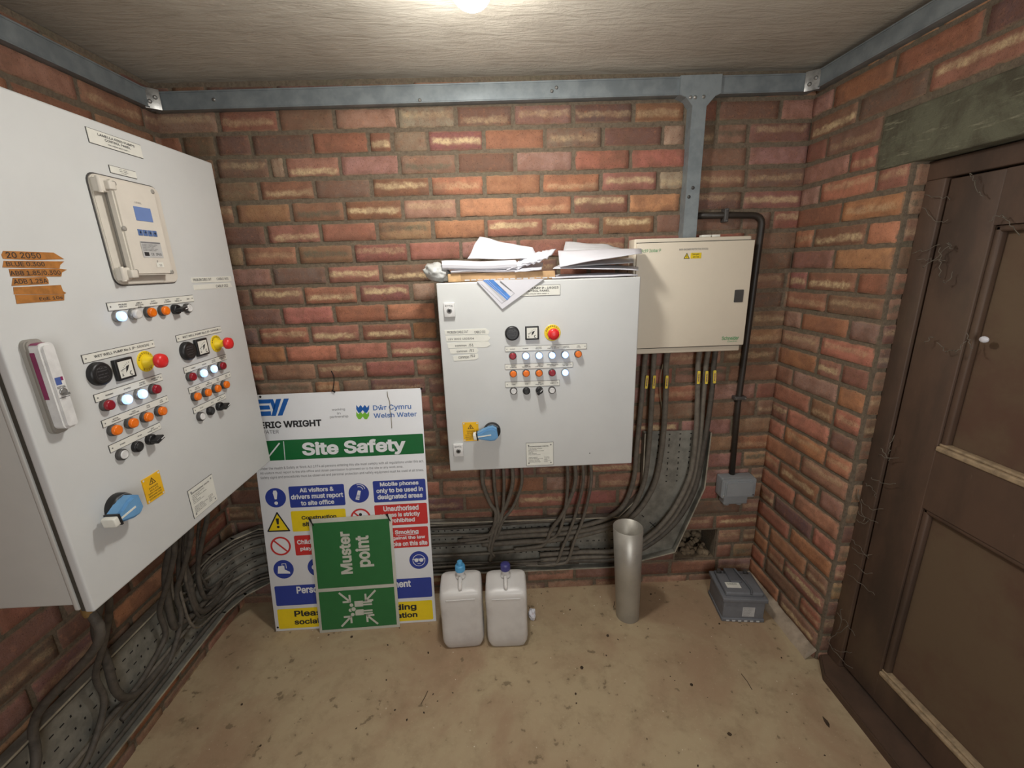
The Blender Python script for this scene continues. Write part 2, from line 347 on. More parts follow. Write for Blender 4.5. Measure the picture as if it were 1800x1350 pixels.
def smooth_path(pts, k=6):
    P = [Vector(p) for p in pts]; P = [P[0] * 2 - P[1]] + P + [P[-1] * 2 - P[-2]]; out = []
    for i in range(1, len(P) - 2):
        for j in range(k):
            q = j / k; a, b, c, d = P[i - 1], P[i], P[i + 1], P[i + 2]
            out.append(0.5 * ((2 * b) + (c - a) * q + (2 * a - 5 * b + 4 * c - d) * q * q + (3 * b - a - 3 * c + d) * q ** 3))
    out.append(P[-2]); return out

# ------------------------------------------------------------------ brick walls
XL, XR, YB, ZC = -1.30, 1.24, 1.82, 2.262
YF = -1.15
ZJ = [1.134 + 0.0799 * k for k in range(16)]
ZJ = [1.134 - 0.0842 * k for k in range(15, 0, -1)] + ZJ
PAL = {'R': (162, 104, 84), 'O': (182, 118, 86), 'D': (124, 96, 82), 'P': (156, 118, 100), 'B': (166, 142, 114), 'S': (154, 102, 84),
       'G': (158, 122, 94), 'W': (150, 104, 88), 'N': (148, 110, 86)}
def brick_wall(name, F, u0, u1, holes=(), rows=None, weights='RRROOODDPPSSSGBNW', seed=1, zj=ZJ, ztop=ZC, anchor=None):
    rnd = random.Random(seed); vs = []; fs = []; cols = []; sty = []; uvs = []
    def brick(a, b, z0, z1, code):
        if b - a < 0.02: return
        g = 0.0055; jt = 0.003
        a += g + rnd.uniform(-1, 1) * 0.002; b -= g + rnd.uniform(-1, 1) * 0.002; z0 += g + rnd.uniform(-1, 1) * .0018; z1 -= g + rnd.uniform(-1, 1) * .0018
        nx = max(3, int((b - a) / 0.022)); e = 0.004
        xs = [a, a + e] + [a + (b - a) * i / nx for i in range(1, nx)] + [b - e, b]; zs = [z0, z0 + e, z0 + (z1 - z0) * .36, z0 + (z1 - z0) * .68, z1 - e, z1]
        base = len(vs); tilt = rnd.uniform(-0.0015, 0.0015); dep = rnd.uniform(0.003, 0.0065)
        for j, z in enumerate(zs):
            for i, x in enumerate(xs):
                ex = i in (0, len(xs) - 1); ez = j in (0, len(zs) - 1)
                jx = rnd.uniform(-jt, jt) if (ex or ez) else 0; jz = rnd.uniform(-jt, jt) if (ex or ez) else 0
                w_ = -0.004 if (ex or ez) else dep + tilt * (i / len(xs) - .5) * 2 + rnd.uniform(-.0005, .0005)
                if ex and ez: jx += e * (0.9 if i == 0 else -0.9); jz += e * (0.9 if j == 0 else -0.9)
                vs.append(F.M @ Vector((x + jx, z + jz, w_)))
        c = PAL[code]; gy = sum(c) / 3; c = [q * .84 + gy * .16 for q in c]; k = rnd.uniform(0.90, 1.14); c = lin(*[min(255, max(0, q * k + rnd.uniform(-7, 7))) for q in c])
        r1 = {'S': rnd.uniform(.45, .85), 'W': 0.95, 'G': 0.6}.get(code, 0.0 if rnd.random() < 0.6 else 0.3); s3 = (r1, rnd.uniform(0.3, 0.7), 1.0 if code == 'G' else 0.0, (b - a) / (z1 - z0))
        n_ = len(xs)
        for j in range(len(zs) - 1):
            for i in range(n_ - 1):
                fs.append((base + j * n_ + i, base + j * n_ + i + 1, base + (j + 1) * n_ + i + 1, base + (j + 1) * n_ + i)); cols.append(c); sty.append(s3)
                for (p, q) in ((i, j), (i + 1, j), (i + 1, j + 1), (i, j + 1)): uvs.append(((xs[p] - a) / (b - a), (zs[q] - z0) / (z1 - z0)))
    L = 0.246
    for k in range(len(zj) - 1):
        z0, z1 = zj[k], min(zj[k + 1], ztop)
        if z1 - z0 < 0.03: continue
        jl = []
        row = rows.get(k) if rows else None
        if row:
            for i in range(0, len(row) - 2, 2): jl.append((row[i], row[i + 2], row[i + 1]))
            a = jl[0][0]; b = jl[-1][1]
        elif anchor is not None: a = b = anchor + (k % 2) * L / 2
        else: a = b = u0 + rnd.choice((0, .5)) * L * 0.5 + (k % 2) * L / 2 + rnd.uniform(-.02, .02)
        while b < u1:
            w_ = L if rnd.random() > .14 else L / 2; w_ += rnd.uniform(-.006, .006); jl.append((b, b + w_, rnd.choice(weights))); b += w_
        while a > u0:
            w_ = L if rnd.random() > .14 else L / 2; jl.append((a - w_, a, rnd.choice(weights))); a -= w_
        for a_, b_, cd in jl:
            segs = [(max(a_, u0), min(b_, u1))]
            for (h0, h1, g0, g1) in holes:
                if z0 < g1 - .02 and z1 > g0 + .02:
                    ns = []
                    for p, q in segs:
                        if q <= h0 or p >= h1: ns.append((p, q))
                        else:
                            if p < h0: ns.append((p, h0))
                            if q > h1: ns.append((h1, q))
                    segs = ns
            for p, q in segs: brick(p, q, z0, z1, cd)
    nb = len(fs)
    # mortar bed behind the bricks, left open where the wall has holes
    us = sorted({u0, u1, *[h for q in holes for h in q[:2]]}); zz = sorted({-0.05, ztop, *[h for q in holes for h in q[2:]]})
    us = [u for u in us if u0 <= u <= u1]; zz = [z for z in zz if z <= ztop]
    for i in range(len(us) - 1):
        for j in range(len(zz) - 1):
            mu, mz = (us[i] + us[i + 1]) / 2, (zz[j] + zz[j + 1]) / 2
            if any(h0 < mu < h1 and g0 < mz < g1 for h0, h1, g0, g1 in holes): continue
            bse = len(vs)
            for w_ in (0.0, -0.10):
                for (x, z) in ((us[i], zz[j]), (us[i + 1], zz[j]), (us[i + 1], zz[j + 1]), (us[i], zz[j + 1])): vs.append(F.M @ Vector((x, z, w_)))
            for q in ((0, 1, 2, 3), (7, 6, 5, 4), (0, 4, 5, 1), (1, 5, 6, 2), (2, 6, 7, 3), (3, 7, 4, 0)): fs.append(tuple(bse + k for k in q))
    me = bpy.data.meshes.new(name); me.from_pydata(vs, [], fs); me.materials.append(MATS['brick']); me.materials.append(MATS['mortar'])
    me.polygons.foreach_set('material_index', [0] * nb + [1] * (len(fs) - nb)); me.polygons.foreach_set('use_smooth', [True] * nb + [False] * (len(fs) - nb))
    ca = me.color_attributes.new('brick_colour', 'FLOAT_COLOR', 'CORNER'); cb = me.color_attributes.new('brick_style', 'FLOAT_COLOR', 'CORNER'); ul = me.uv_layers.new(name='brick_uv')
    A = []; B = []
    for c, s3 in zip(cols, sty): A += list(c) * 4; B += [*s3] * 4
    nl = len(me.loops); A += [0.2, .2, .2, 1] * (nl - len(A) // 4); B += [0, 0, 0, 1] * (nl - len(B) // 4)
    ca.data.foreach_set('color', A); cb.data.foreach_set('color', B)
    U = [q for p in uvs for q in p] + [0.0] * (2 * (nl - len(uvs))); ul.data.foreach_set('uv', U)
    me.update(); o = bpy.data.objects.new(name, me); COL.objects.link(o); o['kind'] = 'structure'; PW[o.name] = Matrix(); return o
FB = Frame((0, YB, 0), (1, 0, 0), (0, 0, 1))
ROWS_PX = [  # (row mid y in the photo, joints and brick kinds) from the top course down
 (216, [385,'R',491,'D',588,'P',699,'B',801,'D',902,'P',1008,'D',1113,'R',1205]),
 (252, [380,'D',443,'D',550,'R',648,'W',690,'B',752,'S',850,'O',957,'D',1060,'D',1164,'B',1205]),
 (292, [380,'D',475,'B',502,'S',598,'P',702,'G',803,'D',905,'P',1008,'R',1108,'R',1205]),
 (333, [380,'D',456,'S',554,'D',653,'S',756,'R',852,'R',953,'R',1055,'S',1156,'B',1205]),
 (372, [380,'P',414,'N',513,'G',607,'S',708,'P',805,'O',905,'O',1006,'S',1105,'O',1197]),
 (410, [380,'D',469,'S',565,'O',664,'G',762,'O',855,'W',957,'S',1056,'S',1152,'D',1200]),
 (447, [400,'B',429,'R',524,'G',622,'R',718,'R',810,'P',911,'R',1010,'R',1100]),
 (483, [400,'P',479,'D',575,'S',670,'S',768]), (518, [400,'D',441,'S',535,'S',630,'S',723,'B',768]),
 (553, [400,'D',496,'R',588,'R',680,'O',768]), (586, [420,'D',455,'S',545,'S',635,'S',725,'O',770]),
 (619, [430,'O',503,'O',595,'R',684,'S',780]), (652, [440,'O',465,'N',557,'S',642,'R',731,'R',780])]
rows = {}
for y, r in ROWS_PX:
    z = at_y(613, y, YB).z; k = max(i for i in range(len(ZJ)) if ZJ[i] < z)
    rows[k] = [at_y(q, y + (613 - q) * 0.02, YB).x if not isinstance(q, str) else q for q in r]
HOLE = (0.845, 1.05, ZJ[5], ZJ[7]) if False else (0.845, 1.05, 0.124, 0.292)
ZJ_ = ZJ
# snap the recess to the courses
h0 = min(ZJ, key=lambda z: abs(z - 0.124)); h1 = min(ZJ, key=lambda z: abs(z - 0.292)); HOLE = (0.845, 1.05, h0, h1)
brick_wall('wall_back', FB, XL - .05, XR + .02, [HOLE], rows, weights='RRDDPPSNDNPG', seed=3)
brick_wall('wall_right', Frame((XR, 0, 0), (0, -1, 0), (0, 0, 1)), -YB, -YF, [(-1.34, -0.40, -0.05, 1.845), (-1.47, -0.28, 1.845, 2.0)], weights='OOOROOPDPSWOORSNR', seed=11, anchor=-1.34)
rv = brick_wall('wall_reveal', Frame((XR - .004, 1.338, 0), (1, 0, 0), (0, 0, 1)), .006, .064, [], weights='DNDG', seed=21, ztop=1.845)
FLW = Frame((-1.325, 0, 0), (0, 1, 0), (0.045, 0, 1))
brick_wall('wall_left', FLW, YF, YB + .03, [], weights='RRNNDDPONN', seed=5)
brick_wall('wall_front', Frame((0, YF, 0), (-1, 0, 0), (0, 0, 1)), -XR - .02, -XL + .05, [(-0.55, 0.35, -0.05, 1.95)], seed=9)
MB().box((-1.5, YF - .3, -0.12), (1.75, YB + .15, 0), 'floor_concrete').build('floor', kind='structure')
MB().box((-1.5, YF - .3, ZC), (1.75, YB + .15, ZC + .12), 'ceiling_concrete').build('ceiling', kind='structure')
# recess in the wall near the floor
m = MB(); x0, x1, z0, z1 = HOLE; x0 += .002; x1 -= .002; z0 += .002; z1 -= .002
m.box((x0 - .01, YB + .012, z0 - .03), (x1 + .01, YB + .28, z0), 'rubble'); m.box((x0 - .01, YB + .012, z1), (x1 + .01, YB + .28, z1 + .03), 'mortar')
m.box((x0 - .03, YB + .012, z0 - .03), (x0, YB + .28, z1 + .03), 'mortar'); m.box((x1, YB + .012, z0 - .03), (x1 + .03, YB + .28, z1 + .03), 'mortar'); m.box((x0 - .03, YB + .15, z0 - .03), (x1 + .03, YB + .17, z1 + .03), 'rubble')
r_ = random.Random(4)
for i in range(60):
    q = r_.uniform(.006, .022); X = r_.uniform(x0 + .02, x1 - .02); Y = r_.uniform(YB + .03, YB + .14); bm = bmesh.new(); bmesh.ops.create_icosphere(bm, subdivisions=1, radius=q)
    for v in bm.verts: v.co += Vector([r_.uniform(-.3, .3) * q for _ in range(3)])
    m.bm(bm, 'rubble', True, Matrix.Translation((X, Y, z0 + q * .4 + max(0, Y - YB - .05) * .5)))
m.build('trim_1', kind='structure')
# strip of mortar and render along the foot of the right wall
m = MB(); n_ = 40; vs = []
for i in range(n_ + 1):
    y = 1.34 + (YB - 1.34) * i / n_; a = 0.038 + 0.012 * mnoise.noise(Vector((y * 9, 0, 0))); h = 0.040 + 0.02 * mnoise.noise(Vector((y * 14, 3, 0)))
    vs += [(XR - a - .005, y, 0), (XR - a, y, h * .4), (XR - a * .6, y, h * .9), (XR + .01, y, h + .008)]
m.add(vs, [(4 * i + k, 4 * i + k + 1, 4 * i + 5 + k, 4 * i + 4 + k) for i in range(n_) for k in range(3)] + [(0, 3, 2, 1)], 'plaster', True)
m.build('baseboard_right', kind='structure')
# lintel
m = MB(); m.box((XR - .006, 0.28, 1.845), (XR + .14, 1.468, 2.0), 'lintel_concrete', 0.006); m.build('trim_2', kind='structure')

# door and frame in the right wall (leaf plane XD)
XD = 1.29
d = empty('door_1', (XD, 0.87, 0), kind='structure')
m = MB()
T0 = m.T; m.prism([(XR + .012, 1.334), (XR - .035, 1.25), (XR - .04, .36), (XD + .08, .36), (XD + .08, 1.334)], 0, .03, 'door_paint', .004)      # sill board
m.box((XD - .008, 1.275, 0.03), (XD + .08, 1.336, 1.79), 'door_paint', .003); m.box((XD - .008, .402, 0.045), (XD + .08, .46, 1.79), 'door_paint', .003)
m.box((XD - .008, .402, 1.79), (XD + .08, 1.336, 1.842), 'door_paint', .003)
m.build('door_frame', d)
ya, yb = 0.47, 1.268
m = MB()
m.box((XD, 1.13, .05), (XD + .045, yb, 1.785), 'door_paint', .003); m.box((XD, ya, .05), (XD + .045, .60, 1.785), 'door_paint', .003)
for z0_, z1_ in ((.05, .168), (.826, 1.02), (1.65, 1.785)): m.box((XD + .001, .60, z0_), (XD + .044, 1.13, z1_), 'door_paint')
m.box((XD + .05, .45, .05), (XD + .07, 1.29, 1.8), 'door_panel')
m.build('door_leaf', d)
for nm, z0_, z1_ in (('lower_panel', .168, .826), ('upper_panel', 1.02, 1.65)):
    m = MB(); m.box((XD + .026, .60, z0_), (XD + .036, 1.13, z1_), 'door_panel')
    for (y0_, y1_, a, b) in ((.60, .618, z0_, z1_), (1.112, 1.13, z0_, z1_), (.60, 1.13, z1_ - .018, z1_)):
        m.box((XD + .006, y0_, a), (XD + .027, y1_, b), 'door_paint', .006)
    p = m.build(nm, d)
    b = MB(); b.box((XD - .004, .60, z0_ - .004), (XD + .026, 1.13, z0_ + .012), 'bead_wood', .004)
    b.box((XD + .004, .60, z0_ + .012), (XD + .026, 1.13, z0_ + .020), 'bead_wood', .003); b.build('bead', p, label='pale weathered wooden bead')

# ------------------------------------------------------------------ steel trunking under the ceiling
def trunk(o, p0, p1, out, up=0.058, th=0.04, label='', name='cable_trunking'):
    """square steel trunking from p0 to p1 (lower wall-side edge); out = direction away from the wall"""
    p0, p1 = Vector(p0), Vector(p1); F = Frame(p0, p1 - p0, (0, 0, 1)); L = (p1 - p0).length
    m = MB(F); s_ = 1 if F.n.dot(Vector(out)) > 0 else -1
    m.box((0, 0, 0), (L, up, s_ * th), 'galvanised', .002)
    m.box((-.0, -.001, s_ * (th - .001)), (L, .004, s_ * (th + .0025)), 'galvanised', .001); m.box((0, up - .004, s_ * (th - .001)), (L, up + .001, s_ * (th + .0025)), 'galvanised', .001)
    return m.build(name, o), F
t1 = empty('cable_trunking', (0, 1.80, 2.165), label='grey steel trunking run across the top of the back brick wall', category='cable trunking', group='steel trunking under the ceiling')
ob, F = trunk(t1, (-1.215, YB + .002, 2.162), (1.205, YB + .002, 2.180), (0, -1, 0), name='trunking_lid')
for x, y in ((978, 154), (970, 160), (738, 176), (376, 175)):
    p = at_y(x, y, 1.780); MB().lathe(p, [(.006, -.004), (.006, .0015), (.003, .003)], 'screw', 10, (0, -1, 0)).build('screw', t1)
t2 = empty('cable_trunking', (-1.22, .5, 2.162), label='dim grey steel trunking run along the left wall above the big panel', category='cable trunking', group='steel trunking under the ceiling')
trunk(t2, (-1.238, 1.80, 2.162), (-1.238, -.9, 2.162), (1, 0, 0), name='trunking_lid')
t3 = empty('cable_trunking', (1.22, .5, 2.18), label='grey steel trunking run along the right wall above the concrete lintel', category='cable trunking', group='steel trunking under the ceiling')
trunk(t3, (XR + .002, -.9, 2.182), (XR + .002, 1.79, 2.182), (-1, 0, 0), name='trunking_lid')
t4 = empty('cable_trunking', (.778, 1.80, 1.66), label='short upright steel trunking dropping behind the cream distribution board', category='cable trunking')
m = MB(Frame((0, 1.775, 0), (1, 0, 0), (0, 0, 1)))
xa, xb = .748, .802
m.prism([(xa, 1.66), (xb, 1.66), (xb, 2.135), (xb + .03, 2.168), (xb + .05, 2.176), (xb + .05, 2.238), (xa - .05, 2.236), (xa - .05, 2.175), (xa - .025, 2.166), (xa, 2.138)], -.045, .0035, 'galvanised', .0015)
m.build('trunking_lid', t4)
m = MB(Frame((0, 1.7715, 0), (1, 0, 0), (0, 0, 1)))
for x, y in ((1218, 330), (1211, 346), (1237, 170), (1214, 171), (1222, 171)):
    p = at_y(x, y, 1.77); MB(m.T).lathe((p.x, p.z, 0), [(.0065, -.002), (.0065, .002), (.003, .0045)], 'bezel_dark' if y > 300 else 'screw', 10).build('screw', t4)
for p, u, lab, par in (((-1.205, 1.745, 2.161), (.62, .62, 0), '', t1), ((1.172, 1.780, 2.178), (.72, -.6, 0), '', t1)):
    F = Frame(p, u, (0, 0, 1)); m = MB(F); m.box((-.004, -.002, .001), (.045, .064, .004), 'screw', .001)
    for a, b in ((.012, .02), (.03, .036)): m.lathe((a, b, .002), [(.007, 0), (.007, .004), (.003, .006)], 'screw', 10)
    m.build('corner_bracket', par, label='bright folded corner bracket')

# ceiling lamp
l0 = empty('ceiling_lamp', (LAMP.x, LAMP.y, ZC), label='small oval bulkhead lamp glowing white on the grey ceiling', category='ceiling lamp')
def oval(m, rx, ry, prof, mat):
    n = 32; vs = []
    for s_, h in prof: vs += [(LAMP.x + rx * s_ * math.cos(2 * math.pi * i / n), LAMP.y + .035 + ry * s_ * math.sin(2 * math.pi * i / n), h) for i in range(n)]
    fs = [(k * n + i, k * n + (i + 1) % n, (k + 1) * n + (i + 1) % n, (k + 1) * n + i) for k in range(len(prof) - 1) for i in range(n)] + [tuple(range((len(prof) - 1) * n, len(prof) * n))]
    m.add(vs, fs, mat, True)
m = MB(); oval(m, .062, .112, [(1, ZC), (1, 2.235), (.93, 2.226), (.86, 2.232)], 'button_white'); m.build('base', l0)
m = MB(); oval(m, .052, .102, [(1, 2.235), (1, 2.218), (.93, 2.206), (.7, 2.199), (.3, 2.196)], 'lamp_diffuser'); m.build('diffuser', l0, label='glowing white diffuser')

# ------------------------------------------------------------------ panel fittings
def poly_px(F, pts, wd=0.0): return [F.at(x, y, wd) for x, y in pts]
def plate(F, par, quad, lines, mat='label_white', name='name_plate', th=.0022, screws=True, frame=None, label=None):
    """engraved plate from its corners (tl, tr, br, bl); lines = (text, x0, x1, y0, y1) as fractions"""
    q = poly_px(F, quad); u0 = (q[0][0] + q[3][0]) / 2; u1 = (q[1][0] + q[2][0]) / 2; v1 = (q[0][1] + q[1][1]) / 2; v0 = (q[2][1] + q[3][1]) / 2
    m = MB(F); m.box((u0, v0, 0), (u1, v1, th), mat); m.box((u0 - .0012, v0 - .0012, 0), (u1 + .0012, v1 + .0012, th * .6), 'bezel_dark')
    W, H = u1 - u0, v1 - v0
    for ln in lines: m.text(ln[0], u0 + W * ln[1], v0 + H * ln[3], u0 + W * ln[2], v0 + H * ln[4], th + .0003, ln[5] if len(ln) > 5 else 'ink', .022)
    if screws:
        r = min(.0032, H * .12); yy = (.5,) if H < .03 else (.1, .9)
        for fx in (r * 3 / W, 1 - r * 3 / W):
            for fy in yy: m.disc(u0 + W * fx, v0 + H * fy, r, th + .0004, 'bezel_metal', 8)
    tg = {'label': label} if label else {}
    return m.build(name, par, **tg), (u0, v0, u1, v1)
R0 = .0145
def lamp(F, par, x, y, col, r=R0):
    u, v = F.at(x, y, .014); lit = col == 'lit'
    m = MB(F); m.lathe((u, v, 0), [(r, 0), (r, .007), (r * .93, .010), (r * .80, .010)], 'bezel_metal' if col in ('lit', 'clear') else 'bezel_dark', 20)
    nm = {'lit': 'lit blue-white', 'red': 'dark red', 'orange': 'orange', 'clear': 'unlit clear'}[col]
    o = m.build('indicator_lamp', par, label=nm + ' indicator lamp')
    m = MB(F); mt = {'lit': 'lens_lit', 'red': 'lens_red', 'orange': 'lens_orange', 'clear': 'lens_clear'}[col]
    m.lathe((u, v, 0), [(r * .86, .008), (r * .86, .015), (r * .80, .0175), (r * .62, .0185)], mt, 20)
    m.lathe((u, v, 0), [(r * .60, .0187), (r * .50, .0178)], mt, 20, cap=True) if not lit else m.lathe((u, v, 0), [(r * .62, .0186), (r * .5, .019)], 'lens_core', 20)
    m.build('lens', o)
def button(F, par, x, y, col, r=R0):
    u, v = F.at(x, y, .012); m = MB(F); m.lathe((u, v, 0), [(r, 0), (r, .008), (r * .9, .011), (r * .78, .011)], 'bezel_dark' if col == 'white' else 'black_plastic', 20)
    o = m.build('push_button', par, label=col + ' push button'); m = MB(F)
    m.lathe((u, v, 0), [(r * .76, .008), (r * .76, .0125), (r * .6, .0135), (r * .5, .0125)], 'button_' + col, 20); m.build('button_cap', o)
def selector(F, par, x, y, ang=.8, r=R0):
    u, v = F.at(x, y, .02); m = MB(F); m.lathe((u, v, 0), [(r, 0), (r, .010), (r * .85, .014), (r * .8, .014)], 'black_plastic', 20)
    o = m.build('selector_switch', par, label='black rotary selector switch'); m = MB(F)
    M = Matrix.Translation((u, v, .013)) @ Matrix.Rotation(ang, 4, 'Z'); m.box((-r * .95, -r * .36, 0), (r * .95, r * .36, .020), 'black_plastic', .002, M=M); m.box((r * .05, -r * .08, .0201), (r * .95, r * .08, .0208), 'button_white', M=M)
    m.build('knob', o)
def sounder(F, par, x, y, r):
    u, v = F.at(x, y, .006); m = MB(F); m.lathe((u, v, 0), [(r, 0), (r, .008), (r * .92, .013), (r * .8, .014)], 'black_plastic', 32)
    for k, (a, b) in enumerate(((.42, .5), (.2, .28), (-.08, -.02), (-.32, -.26))): m.text(('PULS', 'READOUT', 'AUTO  SET', 'RESET')[k], u - r * .45, v + r * a, u + r * .45, v + r * b + .0003, .0143, 'ink_grey', .0)
    m.ring(u, v, r * .60, r * .63, .0142, 'bezel_dark', 24); m.build('hours_counter', par, label='round black dial with small white print')
def meter(F, par, x, y, h):
    u, v = F.at(x, y, .010); m = MB(F); m.box((u - h, v - h, 0), (u + h, v + h, .010), 'black_plastic', .002)
    m.rect(u - h * .78, v - h * .78, u + h * .78, v + h * .78, .0104, 'label_white')
    for k in range(9):
        a = math.radians(100 + k * 10); m.line([(u + h * .62 + math.cos(a) * h * 1.1, v - h * .6 + math.sin(a) * h * 1.1), (u + h * .62 + math.cos(a) * h * 1.22, v - h * .6 + math.sin(a) * h * 1.22)], h * .04, .0107, 'ink')
    m.text('A', u - h * .6, v - h * .62, u - h * .4, v - h * .38, .0107, 'ink', .01)
    m.line([(u - h * .62, v - h * .1), (u + h * .05, v + h * .1)], h * .05, .0107, 'ink'); m.poly([(u - h * .1, v - h * .35), (u + h * .15, v - h * .15), (u + h * .42, v + h * .32), (u + h * .05, v + h * .22)], .0108, 'ink')
    m.ring(u + h * .5, v - h * .5, h * .14, h * .22, .0108, 'ink', 12, 1.5, 5.2); m.build('ammeter', par, label='square ammeter with white face')
def estop(F, par, x, y, r, hw=.05):
    u, v = F.at(x, y, .002); m = MB(F); m.lathe((u, v, 0), [(r * 1.45, 0), (r * 1.45, .0015), (r * 1.4, .002)], 'estop_yellow', 32)
    for k, ch in enumerate('EMERGENCY'):
        a = math.radians(160 - k * 17.5); px_, py_ = u + math.cos(a) * r * 1.18, v + math.sin(a) * r * 1.18
        M2 = Matrix.Translation((px_, py_, 0)) @ Matrix.Rotation(a - math.pi / 2, 4, 'Z'); m.text(ch, -r * .1, -r * .13, r * .1, r * .13, .0024, 'ink', .01, M2=M2)
    for k, ch in enumerate('STOP'):
        a = math.radians(238 + k * 20); M2 = Matrix.Translation((u + math.cos(a) * r * 1.18, v + math.sin(a) * r * 1.18, 0)) @ Matrix.Rotation(a + math.pi / 2, 4, 'Z'); m.text(ch, -r * .1, -r * .13, r * .1, r * .13, .0024, 'ink', .01, M2=M2)
    m.lathe((u, v, 0), [(r * .95, .002), (r * .9, .008), (r * .62, .012), (r * .55, hw * .65)], 'estop_yellow', 24)
    o = m.build('emergency_stop', par, label='yellow emergency stop collar'); m = MB(F)
    m.lathe((u, v, 0), [(r * .55, hw * .6), (r * .98, hw * .68), (r * 1.02, hw * .8), (r * .92, hw * .96), (r * .6, hw * 1.03), (r * .2, hw * 1.05)], 'estop_red', 28); m.build('mushroom_button', o, label='red mushroom button')
def isolator(F, par, x, y, r, ang, L, hw=.045):
    u, v = F.at(x, y, .012); m = MB(F); m.lathe((u, v, 0), [(r, 0), (r, .012), (r * .92, .020), (r * .7, .022)], 'black_plastic', 32)
    m.ring(u, v, r * .84, r * .93, .0205, 'bezel_metal', 20, .6, 2.2); o = m.build('isolator_switch', par, label='black round isolator switch base'); m = MB(F)
    M = Matrix.Translation((u, v, 0)) @ Matrix.Rotation(ang, 4, 'Z'); T0 = m.T; m.T = T0 @ M
    pts = [(-r * .62, -r * .5), (-r * .2, -r * .82), (r * .35, -r * .78), (L * .8, -r * .40), (L, -r * .30), (L, r * .30), (L * .8, r * .40), (r * .35, r * .78), (-r * .2, r * .82), (-r * .62, r * .5)]
    m.prism(pts, .018, hw, 'handle_blue', .006); m.box((r * .1, -r * .07, hw), (L * .92, r * .07, hw + .001), 'label_white'); m.T = T0
    q = m.build('handle', o, label='pale blue handle'); m = MB(F); m.T = T0 @ M; m.box((L - .004, -r * .34, .018), (L + .010, r * .34, hw + .001), 'label_white', .003); m.box((L - .008, -r * .42, .016), (L - .003, r * .42, hw + .002), 'black_plastic'); m.build('handle_tip', o, label='white tip of the handle')
def tape(F, par, pts, txts, mat, wd=.0012, name='tape_strip', label=None):
    m = MB(F); q = poly_px(F, pts); m.prism(q, 0, wd, mat)
    for s_, a, b in txts:
        (x0, y0), (x1, y1) = F.at(*a, wd), F.at(*b, wd); m.text(s_, x0, y0, x1, y1, wd + .0003, 'ink', .012)
    m.build(name, par, **({'label': label} if label else {}))
def warn(F, par, quad, label='yellow electrical warning label'):
    q = poly_px(F, quad); u0 = (q[0][0] + q[3][0]) / 2; u1 = (q[1][0] + q[2][0]) / 2; v1 = (q[0][1] + q[1][1]) / 2; v0 = (q[2][1] + q[3][1]) / 2; W, H = u1 - u0, v1 - v0
    m = MB(F); m.box((u0, v0, 0), (u1, v1, .002), 'warning_yellow'); c = (u0 + u1) / 2; b = v0 + H * .66; s_ = W * .17; z = .0024
    m.line([(c - s_, b), (c + s_, b), (c, b + s_ * 1.6), (c - s_, b)], W * .03, z, 'ink'); m.line([(c + s_ * .1, b + s_ * 1.1), (c - s_ * .15, b + s_ * .6), (c + s_ * .15, b + s_ * .6), (c - s_ * .05, b + s_ * .15)], W * .03, z, 'ink')
    for k, s_ in enumerate(('DANGER', 'ISOLATE', 'SUPPLY BEFORE', 'REMOVING THIS', 'COVER 400V')): m.text(s_, u0 + W * (.25 if k < 2 else .14), v0 + H * (.50 - k * .105), u0 + W * (.75 if k < 2 else .86), v0 + H * (.56 - k * .105), z, 'ink', .01)
    for a in (.08, .92):
        for b_ in (.06, .94): m.disc(u0 + W * a, v0 + H * b_, W * .05, .0026, 'button_white', 8)
    m.build('warning_label', par, label=label)
def rating(F, par, quad):
    L = [('ENGINEERING UNITS', .08, .82, .82, .87)] + [(s_, .08, .08 + len(s_) * .034, .74 - k * .055, .768 - k * .055) for k, s_ in enumerate(('THE WATER WORKS', 'UNIT ROAD', 'PO BOX NORTH AREA', 'WALES', 'TEL 01234', 'FAX 01234 567'))]
    for k, (a, b) in enumerate((('ORDER NUMBER', 'W 1501'), ('DATE OF MANUFACTURE', 'JUN 10'), ('SUPPLY VOLTAGE', '400V'), ('CONTROL VOLTAGE', '24V/110V'), ('ENCLOSURE RATING', 'IP55'))):
        L += [(a, .08, .08 + len(a) * .028, .34 - k * .052, .366 - k * .052), (b, .66, .66 + len(b) * .032, .34 - k * .052, .366 - k * .052)]
    plate(F, par, quad, L, name='rating_plate', label='square rating plate with small print')
def strip(F, par, quad, words, two=True):
    L = []
    for s_, c, w_ in words:
        a = s_.split('/')
        for k, q in enumerate(a):
            h = .56 - k * .30 if len(a) > 1 else .38; ww = w_ * len(q) / max(len(x) for x in a); L.append((q, c - ww / 2, c + ww / 2, h, h + .2))
    plate(F, par, quad, L, name='label_strip')

# ------------------------------------------------------------------ big control panel on the left wall
XP = -.96; Y0, Y1, Z0, Z1 = .845, 1.645, .842, 1.957
FP = Frame((XP, 0, 0), (0, 1, 0), (0, 0, 1))
pn = empty('control_panel', (-1.12, 1.24, Z0), label='large pale grey pump control panel on the left wall with a display and many lamps', category='control panel')
MB().box((-1.262, Y0 + .012, Z0 + .012), (XP - .030, Y1 - .012, Z1 - .012), 'panel_side', .004).box((XP - .0305, Y0 + .003, Z0 + .003), (XP - .0215, Y1 - .003, Z1 - .003), 'gasket').box((XP - .048, Y0 + .004, Z0 + .003), (XP - .036, Y1 - .004, Z1 - .003), 'panel_side', .004).build('body', pn)
MB().box((XP - .021, Y0, Z0), (XP, Y1, Z1), 'panel_grey', .006, 3).build('door', pn)
for y in (1.0, 1.5):
    for z in (1.0, 1.8): MB().box((-1.292, y, z), (-1.26, y + .04, z + .06), 'galvanised', .002).build('wall_bracket', pn)
